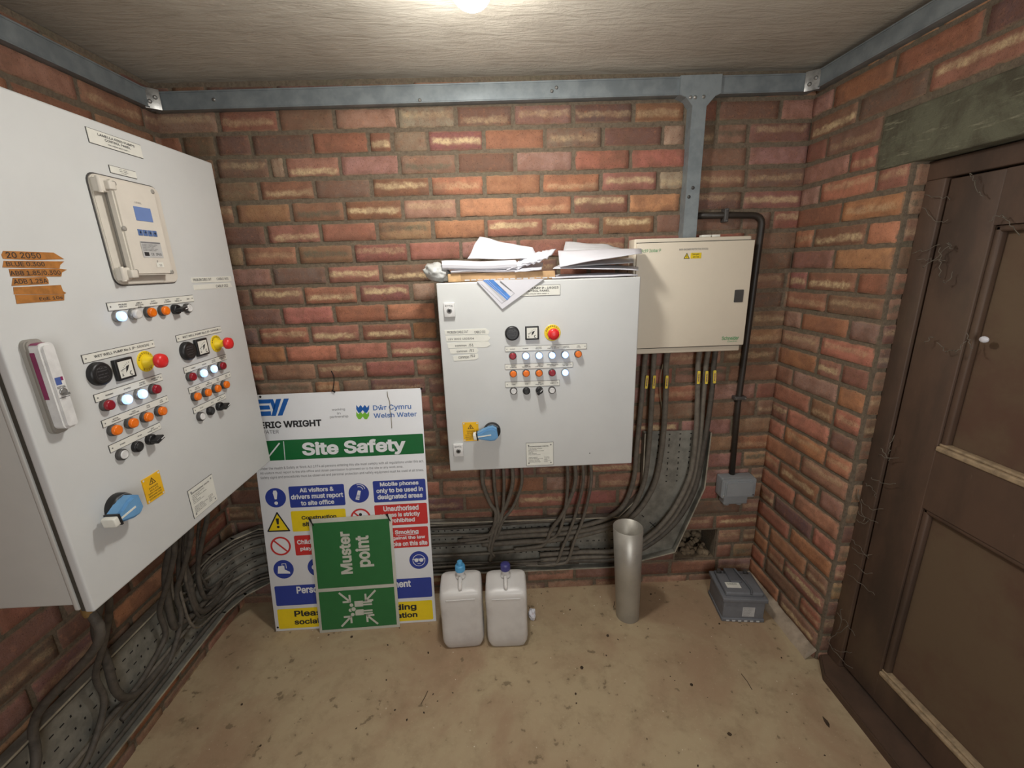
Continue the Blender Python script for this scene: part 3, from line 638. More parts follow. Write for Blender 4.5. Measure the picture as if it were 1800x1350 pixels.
plate(FP, pn, [(149, 223), (246, 256), (250, 278), (157, 250)], [('LAMELLA FEED PUMPS', .17, .86, .66, .84), ('CONTROL PANEL', .28, .76, .40, .58), ('FED FROM MCC MAP 1', .32, .72, .16, .25)], screws=False)
plate(FP, pn, [(191, 289), (237, 304), (240, 314), (193, 303)], [('LIT 1501', .34, .64, .68, .80), ('WET WELL', .34, .68, .42, .54), ('LEVEL', .40, .6, .16, .28)], screws=False)
# level controller
q = poly_px(FP, [(163, 310), (267, 330), (311, 490), (225, 500)]); lu0, lu1, lv0, lv1 = q[0][0], q[2][0], (q[2][1] + q[3][1]) / 2, q[0][1]
lu0 = 1.135; lu1 = 1.352; lv1 = FP.at(163, 310)[1] + .006; lv0 = FP.at(225, 500)[1]
def rrect(x0, y0, x1, y1, r, n=5):
    o = []
    for cx_, cy_, a in ((x1 - r, y0 + r, -90), (x1 - r, y1 - r, 0), (x0 + r, y1 - r, 90), (x0 + r, y0 + r, 180)):
        o += [(cx_ + r * math.cos(math.radians(a + 90 * k / n)), cy_ + r * math.sin(math.radians(a + 90 * k / n))) for k in range(n + 1)]
    return o
m = MB(FP); m.prism(rrect(lu0, lv0, lu1, lv1, .022), 0, .007, 'device_beige', .002); m.prism(rrect(lu0 - .003, lv0 - .003, lu1 + .003, lv1 + .003, .024), 0, .002, 'bezel_dark')
m.box((1.166, lv0 + .026, .006), (1.300, lv1 - .022, .026), 'device_shade', .004)
dv = m.build('level_controller', pn, label='beige level controller with blue screen')
cu0, cu1, cv0, cv1 = 1.158, 1.295, 1.592, 1.818
m = MB(FP); m.prism(rrect(cu0, cv0, cu1, cv1, .008), .021, .036, 'device_beige', .004)
for a, b in ((.06, .96), (.94, .96), (.04, .5), (.06, .04), (.96, .03)): m.lathe((cu0 + (cu1 - cu0) * a, cv0 + (cv1 - cv0) * b, .036), [(.006, -.002), (.006, .001), (.003, .0012)], 'device_shade', 10)
m.build('cover', dv)
WS = .0365
def pr(pts, mat, z, name=None, par=None):
    q = [FP.at(x, y, z) for x, y in pts]; u0 = (q[0][0] + q[3][0]) / 2; u1 = (q[1][0] + q[2][0]) / 2; v1 = (q[0][1] + q[1][1]) / 2; v0 = (q[2][1] + q[3][1]) / 2; return u0, v0, u1, v1
a = pr([(233, 362), (264, 367), (269, 391), (241, 387)], '', WS); m = MB(FP); m.box((a[0], a[1], WS - .001), (a[2], a[3], WS + .0006), 'screen_blue'); m.text('LEVEL', a[0] + .008, a[3] + .008, a[0] + .03, a[3] + .012, WS + .0004, 'ink_grey'); m.build('screen', dv, label='small blue display screen')
a = pr([(241, 402), (275, 407), (278, 417), (243, 413)], '', WS)
for k in range(4):
    w_ = (a[2] - a[0]) / 4; m = MB(FP); m.box((a[0] + w_ * (k + .06), a[1], WS - .001), (a[0] + w_ * (k + .9), a[3], WS + .001), 'key_blue', .0006); m.line([(a[0] + w_ * (k + .3), a[1] + w_ * .5), (a[0] + w_ * (k + .65), a[1] + w_ * .5)], w_ * .12, WS + .0013, 'ink'); m.line([(a[0] + w_ * (k + .48), a[1] + w_ * .3), (a[0] + w_ * (k + .48), a[1] + w_ * .7)], w_ * .12, WS + .0013, 'ink'); m.build('key', dv)
a = pr([(245, 423), (280, 427), (289, 454), (253, 452)], '', WS); m = MB(FP); m.rect(a[0], a[1], a[2], a[3], WS + .0005, 'battery_label'); W, H = a[2] - a[0], a[3] - a[1]
m.rect(a[0] + W * .02, a[1] + H * .9, a[2] - W * .02, a[1] + H * .98, WS + .0007, 'ink_grey')
for k in range(5): m.text('CLASS 2 SUPPLY 230V', a[0] + W * .06, a[1] + H * (.78 - k * .09), a[0] + W * (.8 - .1 * (k % 3)), a[1] + H * (.83 - k * .09), WS + .0008, 'ink', .01)
m.rect(a[0] + W * .08, a[1] + H * .1, a[0] + W * .3, a[1] + H * .34, WS + .0008, 'ink'); m.text('CE', a[0] + W * .4, a[1] + H * .14, a[0] + W * .55, a[1] + H * .3, WS + .0008, 'ink', .01); m.text('IP65', a[0] + W * .64, a[1] + H * .14, a[0] + W * .92, a[1] + H * .3, WS + .0008, 'ink', .01)
m.build('data_label', dv, label='grey data label with small print')
a = pr([(274, 461), (286, 461), (289, 470), (277, 470)], '', WS); m = MB(FP); m.rect(a[0], a[1], a[2], a[3], WS + .0005, 'label_white'); m.text('7', a[0] + .003, a[1] + .012, a[0] + .007, a[1] + .018, WS + .0008, 'ink'); m.text('10', a[0] + .009, a[1] + .003, a[0] + .018, a[1] + .009, WS + .0008, 'ink'); m.build('small_sticker', dv, label='small white sticker')
for fv in (.90, .10):
    v = lv0 + (lv1 - lv0) * fv; m = MB(FP); m.box((cu0 - .022, v - .016, .006), (cu0 + .002, v + .016, .027), 'device_beige', .003); m.box((cu0 - .010, v - .010, .02), (cu0 + .010, v + .010, .039), 'device_beige', .003); m.lathe((cu0 - .018, v - .018, .022), [(.005, 0), (.005, .036)], 'device_beige', 12, (0, 1, 0)); m.build('hinge', dv)
# brown tapes
for pts, tx in (([(5, 441), (93, 444), (112, 455.5), (60, 457), (5, 455), (2, 448)], [('20 2050', (12, 453.5), (70, 444.5))]),
                ([(6, 458.5), (112, 459.5), (105, 466), (104, 472), (4, 470)], [('BLUE 0.300', (12, 468), (77, 460.5))]),
                ([(15, 473), (105, 472.5), (117, 474), (108, 479), (107, 486), (18, 486)], [('ABB 1.85/0.300', (19, 485.5), (105, 475))]),
                ([(22, 488.5), (80, 486.5), (84, 492), (85, 499), (20, 502.5)], [('ADB 1.25A', (25, 499.5), (82, 489.5))]),
                ([(23, 505), (106, 501), (110, 512), (116, 515), (112, 517), (24, 517.5)], []),
                ([(26, 518.5), (112, 517.5), (112, 528), (29, 534)], [('EoE 10s', (70, 528.5), (109, 520))])):
    tape(FP, pn, pts, tx, 'tape_brown', label='brown tape strip with handwriting' if tx else 'blank brown tape strip')
tape(FP, pn, [(335, 488), (405, 485.5), (407, 493), (400, 495.5), (337, 497)], [('PROBLEM CABLE OUT', (340, 494.5), (371, 488.5)), ('CABLE 001', (381, 492.5), (401, 487.5))], 'label_white', label='white tape strip with handwriting')
tape(FP, pn, [(339, 501.5), (404, 496.5), (408, 504.5), (341, 510)], [('CABLE 002', (380, 505.5), (400, 499.5))], 'label_white', label='white tape strip with handwriting')
strip(FP, pn, [(186, 532), (338, 520), (340, 530), (190, 546)], [('PROBLEM/HEALTHY', .14, .08), ('LAMELLA/HIGH LEVEL/RESET', .31, .09), ('DUTY/STANDBY', .47, .09), ('DUTY/STANDBY', .64, .09), ('OUT/HEALTH', .78, .09), ('RESET', .92, .04)])
lamp(FP, pn, 214.5, 556, 'lit'); lamp(FP, pn, 242, 552, 'clear'); lamp(FP, pn, 268, 549, 'orange'); lamp(FP, pn, 292, 546, 'orange'); selector(FP, pn, 318, 543.5, .2); button(FP, pn, 334, 541.5, 'white')
plate(FP, pn, [(142, 623), (269, 600), (271, 611), (146, 637)], [('WET WELL PUMP No.1 (P-15001A)', .13, .91, .3, .72)])
sounder(FP, pn, 175.5, 657, .0285); meter(FP, pn, 221.5, 648, .0265); estop(FP, pn, 257, 635, .0195, .050)
strip(FP, pn, [(163, 693), (283, 659), (285, 668), (168, 707)], [('RUNNING', .18, .10), ('STOPPED', .43, .10), ('SYSTEM/HEALTHY', .66, .1), ('EMERGENCY STOP/PRESSED', .88, .14)])
for x, y, c in ((193.5, 712, 'red'), (224.5, 702, 'lit'), (251.5, 692.5, 'lit'), (276.5, 684, 'red')): lamp(FP, pn, x, y, c)
strip(FP, pn, [(177, 739), (293, 697), (295, 706), (181, 751)], [('MOTOR/OVERLOAD', .17, .12), ('HIGH/TEMPERATURE', .43, .15), ('SEAL/FAIL', .66, .06), ('LOW/FLOW', .88, .06)])
for x, y in ((206.5, 756), (235.5, 743.5), (262, 733), (286.5, 722.5)): lamp(FP, pn, x, y, 'orange')
strip(FP, pn, [(190, 783), (280, 744), (282, 753), (194, 796)], [('START', .22, .1), ('STOP', .55, .08), ('OFF/HAND  AUTO', .82, .22)])
button(FP, pn, 219.5, 799, 'white'); button(FP, pn, 246.5, 785, 'black'); selector(FP, pn, 275, 772, .3)
plate(FP, pn, [(308, 590), (387, 574), (388, 583), (311, 601)], [('WET WELL PUMP No.2 (P-15001B)', .11, .93, .3, .72)])
sounder(FP, pn, 330.5, 617, .0285); meter(FP, pn, 357, 610, .0265); estop(FP, pn, 381, 604, .0195, .050)
strip(FP, pn, [(321.5, 645), (396, 625), (398, 632), (324, 655)], [('RUNNING', .18, .10), ('STOPPED', .43, .10), ('SYSTEM/HEALTHY', .66, .1), ('EMERGENCY STOP/PRESSED', .88, .14)])
for x, y, c in ((340, 662, 'red'), (359, 656, 'lit'), (377, 648.5, 'lit'), (393, 643, 'red')): lamp(FP, pn, x, y, c)
strip(FP, pn, [(330, 682), (403, 655), (405, 662), (333, 692)], [('MOTOR/OVERLOAD', .17, .12), ('HIGH/TEMPERATURE', .43, .15), ('SEAL/FAIL', .66, .06), ('LOW/FLOW', .88, .06)])
for x, y in ((348.5, 697), (367, 690), (384, 683), (399, 676)): lamp(FP, pn, x, y, 'orange')
strip(FP, pn, [(338, 717), (395, 693), (396, 700.5), (341, 727)], [('START', .22, .1), ('STOP', .55, .08), ('OFF/HAND  AUTO', .82, .22)])
button(FP, pn, 357, 732, 'white'); button(FP, pn, 374, 722, 'black'); selector(FP, pn, 394, 714, .3)
isolator(FP, pn, 214, 890, .034, math.pi + .12, .056, .048)
warn(FP, pn, [(245, 846), (279, 826.5), (288, 867), (261, 885)])
rating(FP, pn, [(329, 863), (371, 835), (382, 879), (341, 910)])
# swing handle
h0_ = FP.at(40, 604); h1_ = FP.at(112, 752); m = MB(FP)
hu0, hu1, hv0, hv1 = .886, .935, FP.at(102, 760)[1], FP.at(50, 598, .015)[1]
hu0 = FP.at(50, 660)[0]; hu1 = hu0 + .038
m.prism(rrect(hu0, hv0, hu1, hv1, .012), 0, .012, 'device_shade', .003); hd = m.build('swing_handle', pn, label='grey swing handle with magenta insert')
m = MB(FP); m.prism(rrect(hu0 + .0045, hv0 + .010, hu1 - .001, hv1 - .008, .011), .012, .036, 'button_white', .005); m.prism([(hu0 + .010, hv1 - .125), (hu1 - .006, hv1 - .125), (hu1 - .006, hv1 - .1235), (hu0 + .010, hv1 - .1235)], .0358, .0365, 'ink_grey')
vv_ = hv1 - .085; m.rect(hu0 + .012, vv_ - .012, hu0 + .024, vv_ + .004, .0365, 'logo_blue'); m.rect(hu0 + .024, vv_ - .004, hu0 + .029, vv_ + .004, .0365, 'magenta'); m.text('RITTAL', hu0 + .012, vv_ - .020, hu0 + .030, vv_ - .015, .0365, 'ink', .01)
m.lathe((hu0 + .021, hv0 + .09, .034), [(.008, 0), (.008, .004), (.005, .0045)], 'bezel_metal', 14); m.box((hu0 + .017, hv0 + .083, .037), (hu0 + .025, hv0 + .088, .046), 'bezel_metal'); m.build('handle_cover', hd, label='white cover with key lock')
MB(FP).prism([(hu0 + .0035, hv1 - .125), (hu0 + .006, hv1 - .125), (hu0 + .006, hv1 - .02), (hu0 + .0035, hv1 - .03)], .012, .021, 'magenta').prism([(hu0 + .006, hv1 - .011), (hu1 - .012, hv1 - .011), (hu1 - .014, hv1 - .0075), (hu0 + .012, hv1 - .008)], .012, .028, 'magenta').build('insert', hd, label='magenta insert')

# ------------------------------------------------------------------ control panel on the back wall
YC = 1.60
FC = Frame((0, YC, 0), (1, 0, 0), (0, 0, 1))
cu0, cu1 = -.2215, .5295; cv0, cv1 = .782, 1.5335
cp = empty('control_panel', ((cu0 + cu1) / 2, 1.7, cv0), label='square pale grey pump control panel on the back wall, papers piled on top', category='control panel')
MB().box((cu0 + .008, YC + .026, cv0 + .008), (cu1 - .008, 1.812, cv1 - .004), 'panel_side', .003).box((cu0 + .003, YC + .018, cv0 + .003), (cu1 - .003, YC + .027, cv1 - .003), 'gasket').build('body', cp)
MB().box((cu0, YC, cv0), (cu1, YC + .018, cv1), 'panel_grey', .005, 3).build('door', cp)
plate(FC, cp, [(893, 503.5), (984.5, 500), (984, 518.2), (893, 521)], [('FILTRATE PUMP P-15003', .06, .97, .62, .84), ('CONTROL PANEL', .30, .80, .36, .56), ('FED FROM MCC MAP 1', .34, .78, .13, .22)], screws=False)
for y0_, y1_, x0_, x1_ in ((531.5, 558, 781, 799), (779.6, 802.7, 798, 814)):
    a = FC.at(x0_, y1_, .006); b = FC.at(x1_, y0_, .006); m = MB(FC); m.box((a[0], a[1], 0), (b[0], b[1], .010), 'button_white', .003); m.text('RITTAL', a[0] + .006, b[1] - .015, b[0] - .006, b[1] - .009, .0104, 'ink', .01)
    c = ((a[0] + b[0]) / 2, (a[1] + b[1]) / 2 - .003); m.lathe((c[0], c[1], .008), [(.0095, 0), (.0095, .003), (.007, .004)], 'bezel_metal', 16); m.lathe((c[0], c[1], .010), [(.0055, 0), (.0055, .0025)], 'black_plastic', 12); m.build('door_lock', cp, label='white door lock')
for pts, tx in (([(781, 580.5), (853, 577), (860, 582), (859, 587.5), (783, 588.5)], [('PROBLEM CABLE OUT', (786, 586.5), (823, 581)), ('CABLE 002', (834, 586), (853, 581))]),
                ([(783, 590), (857, 588.5), (862, 594), (858, 600), (785, 600)], [('LEV 0002 1503/04', (788, 598.5), (833, 593))]),
                ([(786, 603), (858, 599.5), (862, 606), (856, 610), (788, 612)], [('common', (800, 609.5), (820, 606)), ('/51', (824, 609.5), (832, 604))]),
                ([(790, 613), (838, 611.5), (841, 616), (838, 621), (792, 621.5)], [('common', (803, 619.5), (821, 616)), ('/51', (825, 619), (833, 613.5))]),
                ([(796, 626), (840, 621.5), (841, 629), (836, 632), (798, 634.5)], [('common', (806, 630.5), (824, 626)), ('/52', (826, 628.5), (835, 623))])):
    tape(FC, cp, pts, tx, 'label_white', label='white tape strip with handwriting')
sounder(FC, cp, 900.4, 586, .0275); meter(FC, cp, 935.3, 585.5, .0255); estop(FC, cp, 971.2, 585, .0215, .045)
strip(FC, cp, [(888, 609), (1031, 605), (1031, 613), (888, 617.3)], [('RUNNING', .09, .06), ('STOPPED', .25, .07), ('SYSTEM/HEALTHY', .41, .08), ('DRY RUN/PUMP P1 HEALTHY', .59, .14), ('SUPPLY/HEALTHY', .75, .08), ('FAIL/TO RUN', .90, .05)])
for x, y, c in ((901.5, 626.5, 'red'), (924.5, 626, 'lit'), (947.8, 625.5, 'lit'), (970.7, 625, 'lit'), (993.8, 624, 'lit'), (1017, 623, 'orange')): lamp(FC, cp, x, y, c)
strip(FC, cp, [(888, 640.5), (1006.6, 636.6), (1006.6, 645), (888, 649)], [('MOTOR/OVERLOAD', .12, .1), ('HIGH/TEMPERATURE', .31, .13), ('LOW/LOW FLOW', .50, .11), ('EMERGENCY STOP/PRESSED', .70, .17), ('CONTROL/ON 24V', .89, .09)])
for x, y, c in ((902.4, 657.8, 'orange'), (925.2, 657, 'orange'), (948, 656.6, 'orange'), (971, 656, 'red'), (993.8, 655.3, 'lit')): lamp(FC, cp, x, y, c)
strip(FC, cp, [(888.4, 671), (983.3, 669), (983.3, 677.5), (888.4, 680)], [('START', .15, .07), ('STOP', .39, .06), ('OFF/HAND  AUTO', .63, .15), ('RESET', .86, .06)])
button(FC, cp, 903, 688, 'white'); button(FC, cp, 925.7, 688, 'black'); selector(FC, cp, 949, 688, .85); button(FC, cp, 970.8, 686.6, 'white')
isolator(FC, cp, 865, 758, .034, math.pi + .12, .064, .05)
warn(FC, cp, [(813, 742), (841.5, 742), (841.5, 774.4), (815, 775)])
rating(FC, cp, [(925, 779), (972, 777), (972.6, 816), (925.5, 818)])
MB(FC).lathe((*FC.at(1036.6, 796.6), -.001), [(.0022, 0), (.0022, .002)], 'dark_slot', 8).build('screw_hole', cp)

# ------------------------------------------------------------------ cream distribution board
YD = 1.72
FD = Frame((0, YD, 0), (1, 0, 0), (0, 0, 1))
db = empty('distribution_board', (.775, 1.77, 1.213), label='cream metal distribution board on the back wall with green lettering', category='distribution board')
MB().box((.541, YD + .012, 1.214), (1.006, 1.808, 1.672), 'board_cream', .006).build('body', db)
m = MB(FD); m.box((.549, 1.241, -.012), (1.0135, 1.6555, 0), 'board_cream', .002); m.box((.549, 1.2385, -.013), (1.010, 1.2415, -.002), 'gasket'); m.box((.549, 1.655, -.013), (1.010, 1.658, -.002), 'gasket'); m.build('door', db)
def ftext(F, m, s_, a, b, mat, z=.0006, bold=.006):
    (x0, y0), (x1, y1) = F.at(*a, z), F.at(*b, z); m.text(s_, x0, y0, x1, y1, z, mat, bold)
m = MB(FD); ftext(FD, m, 'Acti9 Isobar P', (1127, 444), (1162, 437), 'ink_green'); ftext(FD, m, 'Schneider', (1268.5, 598), (1299, 590.5), 'ink_green', bold=.02); ftext(FD, m, 'Electric', (1279, 601.5), (1296, 598), 'ink_green', bold=0)
ftext(FD, m, 'MAIN INCOMER PROTECTIVE DEVICES', (1194, 440.5), (1245, 435.5), 'ink_grey'); m.build('lettering', db, label='green and grey lettering')
m = MB(FD); a = FD.at(1213.5, 454.5); b = FD.at(1233, 444); m.box((a[0], a[1], 0), (b[0], b[1], .001), 'estop_yellow'); W = b[0] - a[0]; H = b[1] - a[1]
m.text('Danger', a[0] + W * .12, a[1] + H * .52, b[0] - W * .2, b[1] - H * .08, .0013, 'ink', .01); m.text('400 Volts', a[0] + W * .2, a[1] + H * .14, b[0] - W * .2, a[1] + H * .4, .0013, 'ink', .01)
a = FD.at(1202, 454.5); b = FD.at(1212, 445); c = (a[0] + b[0]) / 2; m.poly([(a[0], a[1]), (b[0], a[1]), (c, b[1])], .0008, 'estop_yellow'); m.line([(a[0], a[1]), (b[0], a[1]), (c, b[1]), (a[0], a[1])], .0018, .0012, 'ink'); m.line([(c, b[1] - .007), (c - .002, a[1] + .009), (c + .002, a[1] + .009), (c, a[1] + .003)], .0012, .0012, 'ink'); m.build('warning_label', db, label='yellow danger label')
a = FD.at(1289.5, 531.5); b = FD.at(1307.5, 509); MB(FD).prism(rrect(a[0], a[1], b[0], b[1], .003), 0, .003, 'bezel_dark', .001).build('latch', db, label='dark grey latch')
for k, (x0_, x1_) in enumerate(((1232, 1247), (1249, 1263))):
    p = at_y(x0_, 414, 1.76); q = at_y(x1_, 413, 1.76); m = MB(); m.box((p.x, 1.745, 1.6725), (q.x, 1.775, 1.681), 'label_white', .001, M=None)
    m.build('paper_scrap', label=('left' if k == 0 else 'right') + ' one of two tiny white card scraps lying on top of the cream board', category='scrap')

# ------------------------------------------------------------------ perforated cable tray
def slots(m, pl, u0, v0, u1, v1, horiz=True, dv=.035, skip=0, seed=2):
    r = random.Random(seed); k = 0; v = v0
    while v < v1:
        u = u0 + (.0 if k % 2 else .02)
        while u < u1:
            if horiz: pl(m, u, v, u + .013, v + .0045) if int(u * 50) % 2 else pl(m, u, v - .002, u + .005, v + .006)
            else: pl(m, v, u, v + .0045, u + .013) if int(u * 50) % 2 else pl(m, v - .002, u, v + .006, u + .005)
            u += .030
        v += dv; k += 1
tr = empty('cable_tray', (0, 1.80, .14), label='grey perforated cable tray along the back wall, bending upward at its right end', category='cable tray')
YT = 1.806; FT = Frame((0, YT, 0), (1, 0, 0), (0, 0, 1)); zt0, zt1 = .145, .442
outer = [(-1.17, zt0), (.535, zt0 - .010), (.823, .205), (.940, .549), (.945, .830)]; inner = [(.642, .838), (.645, .535), (.535, .415), (-1.17, zt1)]
m = MB(FT); m.prism(outer + inner, -.002, 0, 'tray_metal')
pl = lambda m, a, b, c, d: m.rect(a, b, c, d, .0006, 'dark_slot')
for k in range(6):
    slots(m, pl, -1.1, zt0 + .03 + k * .047, .53, zt0 + .031 + k * .047)
for k in range(6): slots(m, pl, .555, .665 + k * .05, .82, .666 + k * .05, False)
m.line([(.60, .46), (.63, .43)], .004, .0007, 'dark_slot'); m.line([(.66, .40), (.67, .39)], .004, .0007, 'dark_slot'); m.line([(.70, .36), (.735, .325)], .004, .0007, 'dark_slot'); m.line([(.705, .33), (.73, .355)], .003, .0007, 'dark_slot')
m.build('tray_base', tr)
def lip(m, pts, d=.030, th=.0025, mat='tray_metal', edge='tray_lip'):
    for a, b in zip(pts, pts[1:]):
        a, b = Vector(a), Vector(b); F2 = Frame(FT.M @ Vector((*a, 0)), FT.M @ Vector((*b, 0)) - FT.M @ Vector((*a, 0)), (0, -1, 0)); L = (b - a).length
        mm = m.T; m.T = F2.M; m.box((0, -.002, -th), (L, d, th), mat); m.box((0, d, -th * 1.1), (L, d + .002, th * 1.1), edge); m.T = mm
m = MB(FT); lip(m, outer); m.build('lower_flange', tr); m = MB(FT); lip(m, inner); m.build('upper_flange', tr)
# left wall run with a bend in the corner
tl = empty('cable_tray', (-1.29, 1.2, .14), label='dim dusty cable tray low on the left wall under the big panel', category='cable tray')
Pt = [(-1.285, .25), (-1.285, 1.60), (-1.25, 1.715), (-1.17, 1.803)]; m = MB(); m2 = MB(); m3 = MB()
for a, b in zip(Pt, Pt[1:]):
    a, b = Vector((*a, 0)), Vector((*b, 0)); F2 = Frame(a, b - a, (0, 0, 1)); L = (b - a).length; m.T = m2.T = m3.T = F2.M
    m.box((0, zt0, -.002), (L, zt1, 0), 'tray_metal')
    for k in range(6): slots(m, pl, .02, zt0 + .03 + k * .047, L - .02, zt0 + .031 + k * .047)
    for mm, z in ((m2, zt0), (m3, zt1)): mm.box((0, z - .0025, -.002), (L, z + .0025, .030), 'tray_metal'); mm.box((-.001, z - .003, .030), (L + .001, z + .003, .032), 'tray_lip')
m.build('tray_base', tl); m2.build('lower_flange', tl); m3.build('upper_flange', tl)

# ------------------------------------------------------------------ cables
def cable(pts, r, label, mat='cable_dusty', group=None, k=5):
    m = MB(); m.tube(smooth_path(pts, k), r, mat, 8); t_ = {'group': group} if group else {}
    return m.build('cable', label=label, category='cable', **t_)
G1 = 'cables lying in the back wall tray'; G2 = 'cables dropping from the square panel'; G3 = 'cables dropping from the cream board'; G4 = 'cables under the big left panel'
def gland(p, parent_label, grp, L=.045, r=.011):
    pass
x_end = -1.10
# from the square panel
dl_ = [(848, 905, 872, 960), (868, 915, 876, 965), (885, 915, 880, 935), (900, 918, 872, 940), (916, 915, 884, 945), (997, 930, 985, 945), (1010, 930, 970, 955), (1024, 960, 990, 990), (1038, 950, 1010, 985)]
side = ('first', 'second', 'third', 'fourth', 'fifth', 'sixth', 'seventh', 'eighth', 'last')
for i, (xt, ym, xm, ye) in enumerate(dl_):
    top = at_y(xt, 829, 1.74); top.z = cv0 + .01; a = at_y(xt + 1, 850, 1.75); b = at_y((xt + xm) / 2 + 2, (850 + ym) / 2 + 8, 1.765); c = at_y(xm, ym, 1.764 - .003 * (i % 3)); e = at_y(xm - 12, ye, 1.78 - .005 * (i % 3))
    lay = .165 + .028 * ((i * 4) % 9); tail = [(e.x - .05, e.y + .003, max(zt0 + .02, e.z - .02)), (e.x - .15, 1.786, max(zt0 + .02, e.z - .03))]
    if i < 5: tail = [(e.x + .01, e.y, e.z - .04), (e.x - .01 * (i % 2), 1.784, .2 + .01 * i)] if i in (0, 1) else tail
    cable([top, (top.x, a.y, top.z - .05), a, b, c, e] + tail, .0075 if i % 3 else .0095, side[i] + ' from the left of the nine dusty cables hanging below the square panel', group=G2)
    m = MB(); m.lathe((top.x, top.y, cv0 - .045), [(.009, 0), (.0105, .01), (.0105, .032), (.014, .034), (.014, .05)], 'gland_brass', 12); m.build('cable_gland', cp)
# long ones in the horizontal tray
ZL = (.163, .178, .196, .245, .300, .352, .398, .412, .426)
for i, z in enumerate(ZL):
    r = .0055 if i % 3 else .007; s1 = (-1.20, 1.765) ; pts = []
    if i in (0, 3, 8): pts = [(-1.270, .30, z), (-1.270, 1.0, z)]
    else:
        yv = 1.34 + .035 * (i % 5); pts = [(-1.12, yv - .03, Z0 + .02), (-1.14, yv - .03, .74), (-1.20, yv, .60), (-1.236, yv + .01, .46), (-1.250, yv + .04, max(.20, z - .02) if z > .39 else z + .07)]
    pts += [(-1.270, 1.57, z + .002), (-1.236, 1.698, z), (-1.155, 1.776, z)]
    nx = 8 if i in (3, 4, 5) else 8
    for j in range(1, nx):
        if i in (4, 5) and j > 5: break
        pts.append((-1.155 + j * .215, 1.788 - .004 * ((i + j) % 3), z + .005 * math.sin(i * 2.1 + j * 1.3)))
    cable(pts, r, ('lowest', 'second lowest', 'third lowest', 'fourth lowest', 'middle', 'fourth highest', 'third highest', 'second highest', 'highest')[i] + ' of the long dusty cables laid along the cable tray to the left corner', 'cable_dusty' if i % 2 else 'cable_dark', G1)
# from the cream board down the upright tray and round its bend
ups = [((1133, 640), (1128, 700), (1120, 780), (1112, 850), (1085, 900), (1020, 925)), ((1149, 640), (1146, 700), (1140, 790), (1128, 860), (1092, 912), (1010, 935)), ((1171, 640), (1170, 700), (1163, 790), (1146, 860), (1100, 915), (1000, 945)),
       ((1227, 640), (1226, 700), (1222, 780), (1208, 850), (1165, 920), (1100, 965)), ((1241, 640), (1236, 700), (1228, 790), (1212, 860), (1168, 928), (1100, 972)), ((1255, 640), (1250, 700), (1238, 780), (1218, 868), (1172, 934), (1095, 980))]
for i, ps in enumerate(ups):
    P = [at_y(x, y, 1.782 - .008 * (i % 2)) for x, y in ps]; top = Vector((P[0].x, 1.77, 1.222)); zl = P[-1].z
    tail = [(P[-1].x - .22, 1.784, zl - .012), (P[-1].x - .42, 1.786, zl - .018)]
    o = cable([top] + P + tail, .0115 if i != 2 else .013, ('leftmost', 'second from left', 'third from left', 'fourth from left', 'fifth from left', 'rightmost')[i] + ' of six cables with yellow tags below the cream distribution board', 'cable_dusty' if i < 5 else 'cable_dark', G3, 6)
    c = at_y((1136, 1149, 1171, 1227, 1241, 1255)[i], (671, 671, 671, 663, 663, 662)[i], 1.765); m = MB(Frame((c.x, c.y - .004, c.z), (1, 0, 0.02 * (i - 2)), (0.0 + .05 * (i % 3), 0, 1)))
    m.prism(rrect(-.006, -.029, .006, .029, .003, 3), 0, .003, 'tag_yellow'); m.rect(-.003, -.018, .003, .018, .0034, 'cardboard'); m.text('P15', -.002, -.016, .002, .016, .0036, 'ink', .0, rot=True); m.build('cable_tag', o, label='yellow cable tag')
# thin pale wire at the top of the tray, and bunches under the left panel
cable([at_y(1165, 640, 1.79), at_y(1160, 680, 1.79), at_y(1166, 740, 1.795)], .002, 'thin pale wire hanging beside the tagged cables below the cream board', 'string')
for i, (x, y, ang) in enumerate(((-1.10, 1.02, 0), (-1.16, 1.06, 0), (-1.10, 1.27, 0), (-1.14, 1.31, 0), (-1.10, 1.35, 0), (-1.16, 1.42, 0), (-1.12, 1.47, 0))):
    z = .21 + .025 * (i % 4); dy = -.12 if i in (0, 2, 4) else .14
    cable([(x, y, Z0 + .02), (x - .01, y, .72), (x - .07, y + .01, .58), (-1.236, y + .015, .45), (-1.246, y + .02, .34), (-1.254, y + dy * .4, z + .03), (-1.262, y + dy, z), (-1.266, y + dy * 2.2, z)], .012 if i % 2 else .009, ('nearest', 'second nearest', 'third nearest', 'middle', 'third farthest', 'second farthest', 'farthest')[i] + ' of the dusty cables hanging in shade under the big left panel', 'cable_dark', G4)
    m = MB(); m.lathe((x, y, Z0 - .045), [(.011, 0), (.013, .01), (.013, .03), (.017, .033), (.017, .06)], 'gland_brass', 12); m.build('cable_gland', pn)
p = at_z(135, 1075, Z0); m = MB(); m.lathe((p.x - .03, .90, Z0 - .055), [(.011, 0), (.013, .01), (.013, .03), (.017, .033), (.017, .07)], 'gland_brass', 12); m.build('cable_gland', pn)
cable([(p.x - .03, .90, Z0 - .02), (p.x - .035, .90, .70), (-1.235, .88, .5), (-1.245, .84, .36), (-1.260, .7, .25), (-1.264, .5, .22)], .011, 'single dusty cable below the near bottom corner of the big left panel', 'cable_dark')

